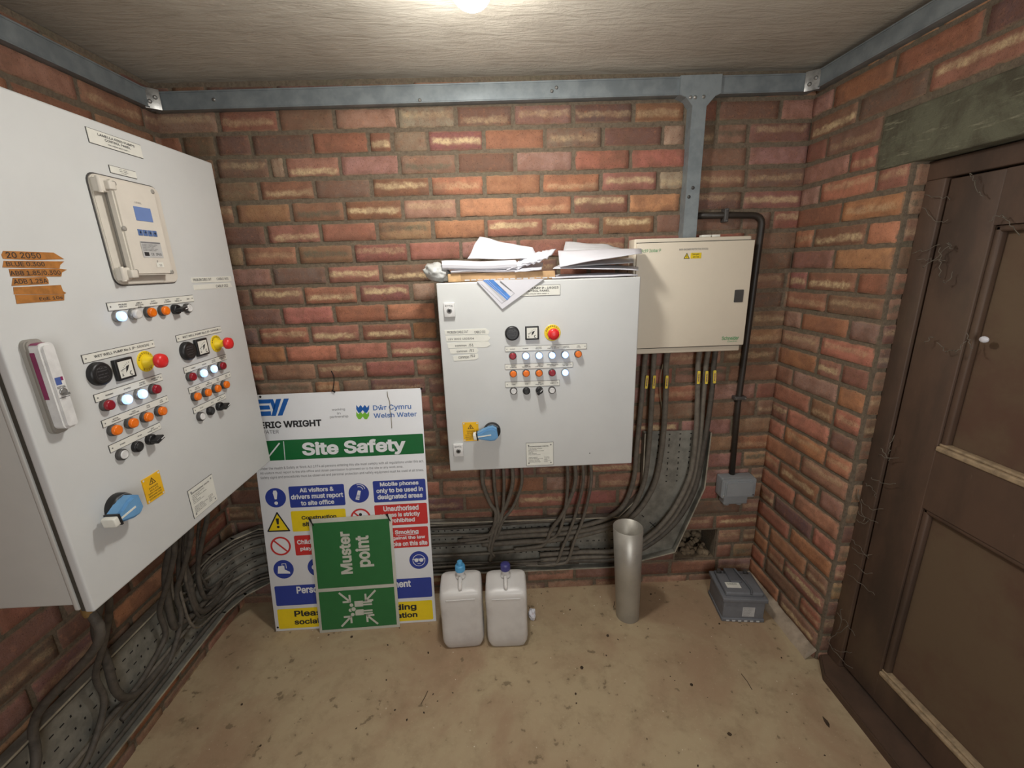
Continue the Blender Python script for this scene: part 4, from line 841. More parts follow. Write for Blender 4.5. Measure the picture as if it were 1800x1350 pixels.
# ------------------------------------------------------------------ black conduit and junction box
cd = empty('conduit', (1.07, 1.8, .63), label='black conduit bending from the steel upright down to the grey junction box', category='conduit')
m = MB(); yy = 1.80; pts = [(.80, yy, 1.757), (.95, yy, 1.756), (1.035, yy, 1.753)] + [(1.045 + .035 * math.sin(a), yy, 1.717 + .035 * math.cos(a)) for a in (.3, .7, 1.1, 1.57)] + [(1.078, yy, 1.6), (1.073, yy, 1.2), (1.068, yy, .95), (1.078, yy, .60)]
m.tube(pts, .0125, 'conduit_black', 12); m.build('tube', cd)
for (x, y) in ((1274, 379), (1295, 699)):
    p = at_y(x, y, 1.80); m = MB()
    if y < 500: m.box((p.x - .008, 1.783, p.z - .026), (p.x + .008, 1.818, p.z + .026), 'bezel_dark', .003); [m.lathe((p.x, 1.783, p.z + s_ * .021), [(.004, 0), (.003, .003)], 'screw', 8, (0, -1, 0)) for s_ in (-1, 1)]
    else: m.box((1.069 - .026, 1.783, p.z - .008), (1.069 + .026, 1.818, p.z + .008), 'bezel_dark', .003); [m.lathe((1.069 + s_ * .021, 1.783, p.z), [(.004, 0), (.003, .003)], 'screw', 8, (0, -1, 0)) for s_ in (-1, 1)]
    m.build('saddle_clip', cd)
YJ = 1.755; FJ = Frame((0, YJ, 0), (1, 0, 0), (0, 0, 1)); a = FJ.at(1267, 874); b = FJ.at(1328, 841)
jb = empty('junction_box', ((a[0] + b[0]) / 2, 1.79, a[1]), label='grey metal junction box at the foot of the black conduit', category='junction box')
MB().box((a[0], YJ + .004, a[1] - .005), (b[0] + .003, 1.812, b[1] + .004), 'box_grey', .006).build('body', jb)
m = MB(FJ); m.prism(rrect(a[0] - .002, a[1] - .004, b[0] + .004, b[1] + .003, .010), -.006, .006, 'box_grey', .003); m.prism(rrect(a[0] + .012, a[1] + .006, b[0] - .010, b[1] - .008, .012), .006, .016, 'box_grey', .005)
for c, d_ in ((.01, .01), (.15, .01)): m.lathe((a[0] + c, a[1] + .008, .006), [(.004, 0), (.003, .002)], 'screw', 8)
m.build('lid', jb); m = MB(); m.box((a[0] + .02, YJ + .006, a[1] - .045), (b[0] - .02, 1.808, a[1] + .002), 'box_grey', .006)
for c in (.045, .105): m.lathe((a[0] + c, 1.785, a[1] - .056), [(.014, 0), (.016, .006), (.016, .014)], 'box_grey', 14)
m.build('gland_box', jb)

# ------------------------------------------------------------------ site safety sign
o_ = at_z(485, 1110); b_ = at_z(767, 1092); tr_ = at_y(746, 682, 1.782)
FS = Frame(o_, b_ - o_, tr_ - b_); SW = (b_ - o_).length; SH = FS.at(746, 682)[1]
sg = empty('safety_sign', tuple(o_ + (b_ - o_) / 2), label='tall white site safety sign leaning on the back wall left of the square panel', category='sign')
MB(FS).box((0, 0, -.005), (SW, SH, 0), 'sign_white', .0015).build('board', sg)
K = .34068
def S(cx_, cy_): return FS.at(440 + K * cx_, 660 + K * cy_)
def srect(m, bl, trp, mat, z=.0006, r=.006): a = S(*bl); b = S(*trp); m.poly(rrect(a[0], a[1], b[0], b[1], r, 3), z, mat)
def stext(m, s_, bl, trp, mat='sign_white', z=.0010, bold=.036):
    a = S(*bl); b = S(*trp); m.text(s_, a[0], a[1], b[0], b[1], z, mat, bold)
def L2(F, sc, ox, oy, pts): return [F.at(ox + sc * x, oy + sc * y) for x, y in pts]
m = MB(FS); Z_ = lambda pts: L2(FS, .23333, 380, 440, pts)
for p in (((290, 1126), (406, 1122), (408, 1152), (292, 1156)), ((300, 1172), (400, 1168), (408, 1198), (304, 1202)), ((304, 1216), (412, 1212), (416, 1246), (310, 1250))): m.poly(list(reversed(Z_(p))), .0006, 'ew_blue')
for p in (((400, 1122), (428, 1121), (448, 1170), (434, 1215)), ((452, 1121), (490, 1119), (450, 1247), (416, 1248)), ((510, 1118), (548, 1116), (500, 1244), (464, 1246))): m.poly(list(reversed(Z_(p))), .0006, 'ew_blue')
stext(m, 'ERIC WRIGHT', (52, 275), (366, 226), 'ink', bold=.04); stext(m, 'WATER', (56, 302), (146, 280), 'ink_grey', bold=.005)
for s_, a, b in (('working', (422, 185), (488, 167)), ('in', (449, 201), (465, 188)), ('partnership', (412, 223), (505, 203))): stext(m, s_, a, b, 'ink_grey', bold=0)
for c0, cl in ((152, 'ew_blue'), (186, 'logo_green')):
    zz = [S(547 + 11 * k, c0 + (0 if k % 2 == 0 else 14) + (0 if c0 < 170 else 0)) for k in range(7)]; zb = [S(553 + 10 * k, c0 + 20 + (4 if k % 2 == 0 else 18)) for k in range(6, -1, -1)]
    zt = zz; zb = [S(547 + 11 * k, c0 + (22 if k in (0, 6) else 40 if k in (1, 2, 4, 5) else 26)) for k in range(6, -1, -1)]
    for k in range(6): q0, q1 = zt[k], zt[k + 1]; r0, r1 = zb[6 - k], zb[5 - k]; m.poly([r0, r1, q1, q0], .0006, cl)
stext(m, 'Dŵr Cymru', (635, 187), (829, 145), 'text_blue', bold=.015); stext(m, 'Welsh Water', (638, 220), (858, 186), 'text_blue', bold=.015)
srect(m, (62, 442), (890, 300), 'sign_green', r=.004); m.line([S(172, 340), S(180, 436)], .003, .001, 'sign_white'); m.line([S(76, 395), S(96, 418), S(150, 350)], .006, .001, 'sign_white')
stext(m, 'Site Safety', (272, 430), (800, 320), bold=.042)
for s_, a, b in (('Under the Health & Safety at Work Act 1974 all persons entering this site must comply with all regulations under this act.', (50, 492), (894, 434)), ('All visitors must report to the site office and obtain permission to proceed on to the site or any work area.', (52, 514), (788, 463)), ('Safety signs and procedures must be observed and personal protection and safety equipment must be used at all times.', (54, 538), (894, 480))): stext(m, s_, a, b, 'ink_grey', bold=0)
def circ(m, cx_, cy_, r, mat, ring_=None):
    c = S(cx_, cy_); rr = r * K * .0023
    if ring_: m.disc(c[0], c[1], rr, .0006, 'sign_white', 32); m.ring(c[0], c[1], rr * .82, rr, .0008, mat, 32)
    else: m.disc(c[0], c[1], rr, .0006, mat, 32)
    return c, rr
def srr(m, p, lines, mat, tm='sign_white'):
    (bl, tr2) = p; srect(m, bl, tr2, mat)
    for s_, a, b in lines: stext(m, s_, a, b, tm)
c, r = circ(m, 131, 631, 57, 'sign_blue'); m.poly([(c[0] - r * .10, c[1] - r * .15), (c[0] + r * .10, c[1] - r * .15), (c[0] + r * .22, c[1] + r * .5), (c[0] + r * .14, c[1] + r * .75), (c[0] - r * .14, c[1] + r * .75), (c[0] - r * .22, c[1] + r * .5)], .001, 'sign_white'); m.disc(c[0], c[1] - r * .55, r * .18, .001, 'sign_white', 14)
srr(m, ((208, 683), (482, 559)), [('All visitors &', (255, 604), (429, 572)), ('drivers must report', (212, 646), (478, 601)), ('to site office', (263, 671), (432, 638))], 'sign_blue')
c, r = circ(m, 560, 607, 57, 'sign_blue'); m.poly([(c[0] - r * .38, c[1] - r * .62), (c[0] - r * .02, c[1] - r * .72), (c[0] + r * .22, c[1] + r * .22), (c[0] - r * .06, c[1] + r * .30)], .001, 'sign_white')
for a in (.34, .56): m.ring(c[0] + r * .05, c[1] + r * .3, r * a, r * (a + .07), .001, 'sign_white', 10, .2, 1.9)
for k in range(3): m.line([(c[0] - r * .25 + k * r * .02, c[1] - r * (.5 - k * .16)), (c[0] + r * (.0 + k * .03), c[1] - r * (.54 - k * .16))], r * .05, .0013, 'sign_blue')
srr(m, ((640, 656), (902, 532)), [('Mobile phones', (670, 577), (867, 541)), ('only to be used in', (652, 613), (890, 571)), ('designated areas', (658, 646), (888, 603))], 'sign_blue')
t3_ = [S(92, 804), S(203, 800), S(138, 708)]; m.poly(t3_, .0006, 'sign_yellow'); m.line(t3_ + [t3_[0]], .006, .0008, 'ink'); c = S(143, 768); m.poly([(c[0] - .004, c[1]), (c[0] + .004, c[1]), (c[0] + .007, c[1] + .028), (c[0] - .007, c[1] + .028)], .001, 'ink'); m.disc(c[0], c[1] - .012, .006, .001, 'ink', 12)
srr(m, ((220, 806), (490, 686)), [('Construction', (266, 744), (443, 715)), ('site', (270, 779), (324, 752))], 'sign_yellow', 'ink')
c, r = circ(m, 570, 735, 57, 'sign_red', 1); m.disc(c[0], c[1] + r * .36, r * .16, .0007, 'ink', 12); m.poly([(c[0] - r * .3, c[1] - r * .5), (c[0] + r * .3, c[1] - r * .5), (c[0] + r * .3, c[1] + r * .15), (c[0] - r * .3, c[1] + r * .15)], .0007, 'ink'); m.line([(c[0] - r * .6, c[1] + r * .6), (c[0] + r * .6, c[1] - r * .6)], r * .16, .001, 'sign_red')
srr(m, ((648, 778), (910, 656)), [('Unauthorised', (688, 702), (867, 665)), ('access is strictly', (668, 738), (875, 700)), ('prohibited', (712, 765), (848, 731))], 'sign_red')
c, r = circ(m, 157, 880, 57, 'sign_red', 1); m.line([(c[0] - r * .6, c[1] + r * .6), (c[0] + r * .6, c[1] - r * .6)], r * .16, .001, 'sign_red')
srr(m, ((236, 929), (498, 812)), [('Children must not', (243, 872), (487, 835)), ('play on this site', (260, 908), (478, 872))], 'sign_red')
srr(m, ((655, 896), (916, 777)), [('No Smoking', (700, 828), (867, 792)), ('It is against the law', (668, 856), (902, 822)), ('to smoke on this site', (670, 886), (913, 848))], 'sign_red')
m.line([S(752, 826), S(866, 817)], .002, .001, 'sign_white')
c, r = circ(m, 172, 1000, 57, 'sign_blue'); m.poly([(c[0] - r * .62, c[1] - r * .42), (c[0] + r * .62, c[1] - r * .50), (c[0] + r * .6, c[1] - r * .30), (c[0] + r * .12, c[1] - r * .02), (c[0] + r * .10, c[1] + r * .4), (c[0] - r * .50, c[1] + r * .36)], .001, 'sign_white'); m.line([(c[0] - r * .1, c[1] + r * .4), (c[0] - r * .1, c[1] + r * .62), (c[0] + r * .28, c[1] + r * .60), (c[0] + r * .3, c[1] + r * .1)], r * .06, .001, 'sign_white')
c, r = circ(m, 348, 988, 57, 'sign_blue'); m.disc(c[0] - r * .3, c[1], r * .3, .001, 'sign_white', 14)
c, r = circ(m, 870, 952, 55, 'sign_blue'); m.ring(c[0], c[1] - r * .02, r * .60, r * .66, .001, 'sign_white', 24); m.disc(c[0] - r * .25, c[1], r * .22, .0012, 'sign_white', 14); m.disc(c[0] + r * .25, c[1], r * .22, .0012, 'sign_white', 14); m.line([(c[0] - r * .65, c[1] + r * .12), (c[0] + r * .65, c[1] + r * .12)], r * .08, .0011, 'sign_white'); m.line([(c[0] - r * .15, c[1] - r * .38), (c[0] + r * .15, c[1] - r * .38)], r * .06, .0011, 'sign_white')
srr(m, ((136, 1190), (933, 1040)), [('Personal protective equipment', (242, 1134), (827, 1053))], 'sign_blue')
srr(m, ((150, 1308), (938, 1158)), [('Please follow all guiding', (230, 1252), (856, 1174)), ('social distancing information', (230, 1292), (861, 1218))], 'sign_yellow', 'ink')
for x, y in ((883, 68), (142, 1300), (52, 110)): c = S(x, y); m.disc(c[0], c[1], .005, .0008, 'dark_slot', 10)
m.build('printed_face', sg, label='printed safety notices')
m = MB(); pp = [FS.M @ Vector((*FS.at(*q), w_)) for q, w_ in (((586, 687), .006), ((589, 670), .012), ((588, 660), .012), ((583, 652), .004))]; m.tube(smooth_path([*pp]), .0022, 'dark_slot', 6); pp = [FS.M @ Vector((*FS.at(*q), .006)) for q in ((584, 686), (590, 689))]; m.tube(pp, .003, 'dark_slot', 6); m.build('cable_tie', sg, label='black hooked tie through the top edge')
m = MB(); m.tube(smooth_path([FS.M @ Vector((*FS.at(*q), .003)) for q in ((681, 688), (682, 697), (685, 706), (686, 722), (688, 735), (689, 752))]), .0014, 'string', 6); m.build('string', sg, label='dirty string hanging down the face')
# muster point sign
o2 = at_z(562, 1113); b2 = at_z(703, 1102); pS = FS.M @ Vector((.3, .55, .008)); tt = at_y(543, 914, 1.0)
ul = (b2 - o2).normalized(); nrm_pt = at_y(620, 908, pS.y - .002)
FM = Frame(o2, b2 - o2, nrm_pt - (o2 + b2) / 2); MW = (b2 - o2).length; MH = (FM.at(543, 914)[1] + FM.at(692, 903)[1]) / 2
mu = empty('muster_sign', tuple((o2 + b2) / 2), label='small green muster point sign turned sideways, leaning against the white safety sign', category='sign')
MB(FM).box((0, 0, -.004), (MW, MH, 0), 'muster_edge', .001).build('board', mu)
def Q(cx_, cy_): return FM.at(440 + K * cx_, 660 + K * cy_)
m = MB(FM); g = .017 * 1.0
def between(f0, f1, g0, g1, mat, z=.0006): m.rect(MW * f0, MH * g0, MW * f1, MH * g1, z, mat)
between(.035, .965, .395, .965, 'muster_green'); between(.035, .965, .025, .365, 'muster_green')
def mtext(s_, x0, x1, y0, y1): # column x range, y range in crop units, reading upwards
    a = Q(x0, y1); b = Q(x1, y0); m.text(s_, a[0], a[1], b[0], b[1], .001, 'muster_edge', .04, rot=True)
mtext('Muster', 470, 512, 803, 1026); mtext('point', 550, 627, 822, 990)
for (x, y, dx, dy) in ((487, 1145, 1, 1), (620, 1135, -1, 1), (497, 1268, 1, -1), (630, 1258, -1, -1)):
    c = Q(x, y); s_ = .022; tip = (c[0] + dx * s_, c[1] - dy * s_); m.line([(c[0] - dx * s_, c[1] + dy * s_), tip], .009, .001, 'muster_edge'); m.line([(tip[0] - dx * .030, tip[1]), tip, (tip[0], tip[1] + dy * .030)], .009, .001, 'muster_edge')
c0 = Q(570, 1200)
for k, (hx, hy, L) in enumerate(((-.040, .018, .062), (-.046, -.006, .070), (-.038, -.028, .060))):   # three figures lying on their side
    hx += .0; m.disc(c0[0] + hx, c0[1] + hy, .0085, .001, 'muster_edge', 14)
for hy in (.022, -.004 - .016):
    m.rect(c0[0] - .026, c0[1] + hy - .014, c0[0] + .012, c0[1] + hy + .014, .001, 'muster_edge'); m.rect(c0[0] + .010, c0[1] + hy - .010, c0[0] + .052, c0[1] + hy - .002, .001, 'muster_edge'); m.rect(c0[0] + .010, c0[1] + hy + .002, c0[0] + .052, c0[1] + hy + .010, .001, 'muster_edge')
m.disc(c0[0] - .032, c0[1] - .002, .010, .0014, 'muster_edge', 14); m.ring(c0[0] - .032, c0[1] - .002, .010, .013, .0013, 'muster_green', 16); m.line([(c0[0] - .02, c0[1] + .0005), (c0[0] + .05, c0[1] + .0005)], .004, .0014, 'muster_green')
m.build('printed_face', mu, label='white lettering, arrows and figures on green')
m = MB()
for u, v in ((.012, MH - .012), (MW - .014, MH - .014)):
    m.tube([FM.M @ Vector((u - .010, v + .016, .001)), FM.M @ Vector((u, v + .004, .006)), FM.M @ Vector((u + .008, v - .016, .004))], .0025, 'dark_slot', 6); m.tube([FM.M @ Vector((u - .004, v + .018, .002)), FM.M @ Vector((u + .002, v - .002, .006))], .003, 'dark_slot', 6)
m.build('cable_tie', mu, label='black tie ends in the top corners')

# ------------------------------------------------------------------ jerrycans
def jerry(x0, x1, yf, cap, label, rot):
    W = x1 - x0; cx_ = (x0 + x1) / 2; D = .132; Hf = .272; Hb = .292
    root = empty('jerrycan', (cx_, yf + D / 2, 0), label=label, category='jerrycan', group='plastic jerrycans on the floor')
    T = Matrix.Translation((cx_, yf, 0)) @ Matrix.Rotation(rot, 4, 'Z')
    lv = [(0, .80, .84), (.006, .86, .92), (.028, .965, .98), (.05, 1, 1), (.14, .985, .99), (.22, 1, 1), (.252, 1, 1)]
    bm = bmesh.new(); n = 28; rings = []
    def ringpts(sx, sy):
        o = []
        for i in range(n):
            a = 2 * math.pi * i / n; c, s_ = math.cos(a), math.sin(a); e = .28; o.append((math.copysign(abs(c) ** e, c) * W / 2 * sx, D / 2 + math.copysign(abs(s_) ** e, s_) * D / 2 * sy))
        return o
    for z, sx, sy in lv: rings.append([bm.verts.new((x, y, z)) for x, y in ringpts(sx, sy)])
    for k, (sx, sy) in enumerate(((.985, .985), (.955, .95), (.86, .86), (.4, .45))):
        pts = ringpts(sx, sy); add = (0, .012, .020, .022)[k]; rings.append([bm.verts.new((x, y, Hf - .012 + (Hb - Hf) * min(1, max(0, y / D * 1.25)) + add)) for x, y in pts])
    for a, b in zip(rings, rings[1:]):
        for i in range(n): bm.faces.new((a[i], a[(i + 1) % n], b[(i + 1) % n], b[i]))
    bm.faces.new(rings[-1]); bm.faces.new(list(reversed(rings[0])))
    bmesh.ops.subdivide_edges(bm, edges=[e for e in bm.edges if abs(e.verts[0].co.z - e.verts[1].co.z) > .04], cuts=1)
    m = MB(T); m.bm(bm, 'can_plastic', True)
    m.box((-W * .34, -.0015, Hf - .022), (W * .34, .008, Hf - .016), 'can_plastic', .002)
    m.build('body', root)
    m = MB(T); zc = Hb + .034; m.lathe((0, D - .045, zc - .024), [(.022, 0), (.017, .010), (.017, .036)], 'can_plastic', 16); m.build('neck', root)
    m = MB(T); m.lathe((0, D - .045, zc + .006), [(.0205, 0), (.0205, .022), (.019, .026), (.006, .027)], cap, 20)
    if cap == 'cap_blue':
        m.lathe((0, D - .045, zc + .033), [(.012, 0), (.012, .014), (.010, .018)], cap, 16); m.lathe((0, D - .045, zc - .004), [(.019, 0), (.019, .010)], 'button_white', 20)
    for i in range(20):
        a = 2 * math.pi * i / 20; m.box((.0200 * math.cos(a) - .001, D - .045 + .0200 * math.sin(a) - .001, zc + .008), (.0200 * math.cos(a) + .001, D - .045 + .0200 * math.sin(a) + .001, zc + .028), cap)
    m.build('cap', root, label=('light blue' if cap == 'cap_blue' else 'dark blue') + ' screw cap')
    m = MB(T); m.tube(smooth_path([(0, D - .062, Hb + .002), (0, D - .075, Hb + .020), (0, D - .11, Hb + .004), (0, .030, Hf + .010), (0, .018, Hf - .002)]), .0085, 'can_plastic', 8); m.build('handle', root)
p0, p1 = at_z(779, 1133).x, at_z(853, 1130).x; q0, q1 = at_z(856, 1133).x, at_z(929, 1130).x
jerry(p0 + .003, p1 - .001, 1.478, 'cap_blue', 'left translucent white jerrycan with a light blue cap on the floor', .03)
jerry(q0 + .003, q1 - .001, 1.470, 'cap_navy', 'right translucent white jerrycan with a dark blue cap on the floor', -.015)
# crumpled paper beside
bm = bmesh.new(); bmesh.ops.create_icosphere(bm, subdivisions=3, radius=.018); r_ = random.Random(8)
for v in bm.verts: v.co *= 1 + .45 * mnoise.noise(v.co * 90); v.co.z *= 1.5
m = MB(); p = at_y(933, 1030, 1.62); m.bm(bm, 'paper', False, Matrix.Translation((p.x + .005, 1.62, .03))); m.box((p.x - .006, 1.612, -.0), (p.x + .016, 1.628, .03), 'paper', .004)
m.build('crumpled_tissue', label='crumpled white tissue on the floor beside the right jerrycan', category='tissue')

# ------------------------------------------------------------------ steel tube standing on the floor
b0 = at_z(1103, 1081); n = 40; vs = []; rt, rb, H = .064, .052, .548
tp = at_y(1104, 926, b0.y - .01); H = tp.z; prof = [(rb, 0), (rb + (rt - rb) * .5, H * .5), (rt, H)]
m = MB(); cxy = lambda h: Vector((b0.x + (tp.x - b0.x) * h / H, b0.y - .01 * h / H, h))
def lean(rs):
    for a in range(n):
        pass
vs = []
for r0, h in [(rb, .001), ((rb + rt) / 2, H * .5), (rt, H), (rt - .003, H), ((rb + rt) / 2 - .003, H * .5), (rb - .003, .002)]:
    c = cxy(h); vs += [(c.x + r0 * math.cos(2 * math.pi * i / n), c.y + r0 * math.sin(2 * math.pi * i / n), h) for i in range(n)]
m.add(vs, [(k * n + i, k * n + (i + 1) % n, (k + 1) * n + (i + 1) % n, (k + 1) * n + i) for k in range(5) for i in range(n)] + [tuple(range(5 * n, 6 * n))], 'pipe_steel', True)
c = cxy(H - .03); m.box((c.x - .02 - .002, c.y + rt - .006, H - .28), (c.x - .02 + .002, c.y + rt - .002, H), 'dark_slot')
m.build('steel_tube', label='open grey steel tube standing upright on the floor', category='tube')

# ------------------------------------------------------------------ car battery
f0 = at_z(1268, 1092); f1 = at_z(1343, 1095); FBt = Frame(f0, f1 - f0, (0, 0, 1)); BW = (f1 - f0).length; BD = .175; BH = .135
bt = empty('car_battery', tuple((f0 + f1) / 2), label='dusty grey car battery on the floor in the right corner', category='battery')
m = MB(FBt); m.box((.004, 0, -BD + .004), (BW - .004, BH - .022, -.004), 'battery_grey', .004); m.box((.0, 0, -BD), (BW, .018, 0), 'battery_grey', .004)
for k in range(6): m.box((.02 + k * .026, .002, -.001), (.034 + k * .026, .010, .002), 'battery_label', .001)
m.build('case', bt)
m = MB(FBt); m.box((-.004, BH - .028, -BD - .004), (BW + .004, BH - .008, .004), 'battery_grey', .004); m.box((.012, BH - .010, -BD + .035), (BW - .012, BH + .012, -.012), 'battery_grey', .006)
m.box((.015, BH - .01, -BD + .004), (BW - .015, BH + .002, -BD + .034), 'battery_dark', .004); m.box((.055, BH + .0, -BD + .01), (.105, BH + .022, -BD + .10), 'battery_dark', .004); m.build('lid', bt)
for u in (.032, BW - .032): m = MB(FBt); m.lathe((u, BH, -BD + .02), [(.010, 0), (.009, .018)], 'bezel_dark', 14, (0, 1, 0)); m.build('terminal', bt)
m = MB(FBt); m.tube(smooth_path([(.105, BH + .012, -BD + .02), (.10, BH + .030, -BD + .03), (.115, BH + .022, -.09), (.125, BH + .016, -.03), (.118, BH + .010, -.008)]), .005, 'battery_dark', 8); m.build('carry_handle', bt)
m = MB(FBt); m.rect(.088, .028, .140, .078, .0045 - .008, 'battery_label'); m.box((.088, .028, -.0045), (.140, .078, -.0032), 'battery_label')
for k in range(5): m.text(('BATTERY', '12V 60Ah', '540A EN', 'UK 075', 'CE 12')[k], .092, .068 - k * .009, .092 + .04 * (1 - .1 * k), .073 - k * .009, -.0028, 'ink_grey')
m.build('front_label', bt, label='pale label on the front')
m = MB(FBt); T0 = m.T; m.T = T0 @ Matrix.Translation((.028, BH + .0128, -.042)) @ Matrix.Rotation(-math.pi / 2, 4, 'X'); m.box((0, 0, 0), (.062, .034, .0008), 'label_white'); m.text('DANGER', .008, .018, .050, .028, .0012, 'ink'); m.build('top_label', bt, label='white label on the lid')

# ------------------------------------------------------------------ papers on top of the square panel
def sheet(c, mat, label, name='paper_sheet', th=.0012, bul=0.0, wav=.003, seed=1, n=10, cat='paper', bulv=(0, 0, 1), grp='papers piled on the square panel', extra=None):
    """c: four corners (near-left, near-right, far-right, far-left)"""
    c = [Vector(p) for p in c]; vs = []; nn = (c[1] - c[0]).cross(c[3] - c[0]).normalized()
    for s_ in (0, 1):
        for j in range(n + 1):
            for i in range(n + 1):
                a, b = i / n, j / n; p = c[0] * (1 - a) * (1 - b) + c[1] * a * (1 - b) + c[2] * a * b + c[3] * (1 - a) * b
                p = p + Vector(bulv) * bul * math.sin(math.pi * a) * math.sin(math.pi * min(1, b * .9 + .1)) + nn * wav * mnoise.noise(Vector((a * 3 + seed, b * 3, seed * 1.7))); vs.append(p + nn * th * s_)
    N = (n + 1) ** 2; fs = []
    for j in range(n):
        for i in range(n): q = j * (n + 1) + i; fs += [(q + n + 1, q + n + 2, q + 1, q), (N + q, N + q + 1, N + q + n + 2, N + q + n + 1)]
    bd = [i for i in range(n)] + [j * (n + 1) + n for j in range(n)] + [n * (n + 1) + i for i in range(n, 0, -1)] + [j * (n + 1) for j in range(n, 0, -1)]
    for a, b in zip(bd, bd[1:] + bd[:1]): fs.append((a, b, b + N, a + N))
    m = MB(); m.add(vs, fs, mat, True)
    if extra: extra(m)
    return m.build(name, label=label, category=cat, **({'group': grp} if grp else {}))
def PY(x, y, Y): return at_y(x, y, Y)
ZT = cv1
# batten and cardboard
m = MB(); a = PY(788, 490, 1.625); m.box((a.x, 1.625, ZT + .0005), (PY(976, 480, 1.625).x, 1.70, ZT + .031), 'cardboard', .002); m.box((a.x - .001, 1.6235, ZT + .0008), (a.x + .046, 1.70, ZT + .0305), 'wood_end', .002)
for k in range(14): m.box((a.x + .06 + k * .024, 1.6236, ZT + .004 + .001 * (k % 3)), (a.x + .078 + k * .024, 1.6252, ZT + .009), 'paper_grey')
m.build('cardboard_box', label='flat brown cardboard box under the pile of papers on the square panel', category='box')
# grey bag
bm = bmesh.new(); bmesh.ops.create_icosphere(bm, subdivisions=4, radius=1)
for v in bm.verts: v.co = Vector((v.co.x * .052, v.co.y * .055, v.co.z * .034)) * (1 + .22 * mnoise.noise(v.co * 2.3) + .10 * mnoise.noise(v.co * 6))
p = PY(770, 475, 1.66); m = MB(); m.bm(bm, 'bag_plastic', True, Matrix.Translation((p.x - .002, 1.665, ZT + .036)) @ Matrix.Rotation(.35, 4, 'Y')); m.build('plastic_bag', label='crumpled grey plastic bag on the left end of the square panel', category='bag')
# hanging folded sheet with blue table
def blue(m):
    F = Frame((0, 1.5925, 0), (1, 0, 0), (0, 0, 1)); m.T = F.M; X = lambda pts: L2(F, .2222, 740, 400, pts)
    m.poly(list(reversed(X([(490, 420), (520, 412), (690, 565), (655, 590)]))), .0006, 'paper_grey'); m.poly(list(reversed(X([(488, 417), (570, 412), (708, 545), (682, 575)]))), .0010, 'ink_blue')
    for k in range(3): m.line(X([(505 + k * 14, 425 - k * 3), (660 + k * 14, 578 - k * 8)]), .0008, .0014, 'paper')
    m.line(X([(628, 430), (715, 500)]), .003, .0010, 'ink_grey')
    for k in range(4): m.line(X([(590 + 9 * k, 440 + 8 * k), (650 + 9 * k, 490 + 8 * k)]), .0008, .0010, 'ink_grey')
    for p_, q_ in (((480, 450), (640, 600)), ((640, 600), (740, 520)), ((740, 520), (610, 405))): m.line(X([p_, q_]), .0008, .0008, 'ink_grey')
    m.T = Matrix()
tipp = PY(883, 543.5, 1.586); tl_ = PY(838, 492, 1.5935); tr2 = PY(956, 488, 1.5935)
m = MB(); F = Frame((0, 1.5925, 0), (1, 0, 0), (0, 0, 1)); m.T = F.M
m.prism([(tl_.x, ZT + .003), (tipp.x, tipp.z), (tr2.x, ZT + .003)], -.0012, 0, 'paper'); m.T = Matrix()
m.add([(tl_.x, 1.5925, ZT + .003), (tr2.x, 1.5925, ZT + .003), (tr2.x - .01, 1.64, ZT + .0035), (tl_.x + .01, 1.64, ZT + .0035)], [(0, 1, 2, 3)], 'paper'); blue(m)
m.build('folded_drawing', label='folded sheet with a blue table hanging over the front of the square panel', category='paper')
GP = None
# rolled bundle at left, on the cardboard
zc = ZT + .033; a = PY(777, 474, 1.62); b = PY(950, 470, 1.62)
for k, (x0_, x1_, y0_, th, lab) in enumerate(((a.x + .03, b.x - .03, 1.612, .010, 'lower flat white paper bundle lying on the cardboard box'), (a.x, b.x - .09, 1.606, .012, 'rolled white drawing bundle with rounded front edge above the cardboard box'))):
    m = MB(); zz = zc + k * .0125; prof = [(y0_ + .13, zz), (y0_ + .01, zz), (y0_, zz + th * .5), (y0_ + .01, zz + th), (y0_ + .14, zz + th + .004 * k)]
    if k: prof = [(y0_ + .13, zz), (y0_ + .012, zz), (y0_ + .002, zz + .006), (y0_, zz + .016), (y0_ + .006, zz + .026), (y0_ + .02, zz + .031), (y0_ + .13, zz + .034)]
    L = 14; vs = []
    for i in range(L + 1):
        f = i / L; x = x0_ + (x1_ - x0_) * f; vs += [(x + .004 * math.sin(q[0] * 60), q[0], q[1] + .002 * math.sin(f * 7 + k) - .006 * f * k) for q in prof]
    n_ = len(prof); m.add(vs, [(i * n_ + j, (i + 1) * n_ + j, (i + 1) * n_ + j + 1, i * n_ + j + 1) for i in range(L) for j in range(n_ - 1)] + [(i * n_ + n_ - 1, (i + 1) * n_ + n_ - 1, (i + 1) * n_, i * n_) for i in range(L)] + [tuple(range(n_)), tuple(L * n_ + j for j in reversed(range(n_)))], 'paper', False)
    m.build('paper_bundle', label=lab, category='paper')
# fanned folded sheets in the middle
for k in range(5):
    sheet([PY(890 + 13 * k, 475 - 4 * k, 1.61 + .004 * k), PY(914 + 12 * k, 472 - 4 * k, 1.612 + .004 * k), PY(958 + 5 * k, 447 - 2 * k, 1.69), PY(926 + 7 * k, 450 - 2 * k, 1.69)], 'paper', ('lowest', 'second', 'third', 'fourth', 'topmost')[k] + ' of the small fanned folded papers in the middle of the pile', name='folded_paper', th=.004, bul=.004, wav=.008, seed=k + 3, grp='fanned folded papers')
sheet([PY(905, 479, 1.608), PY(952, 474, 1.608), PY(955, 462, 1.72), PY(900, 464, 1.72)], 'paper', 'square cornered white sheet under the fanned folded papers', name='paper_sheet', th=.003, wav=.004, seed=33, grp=None)
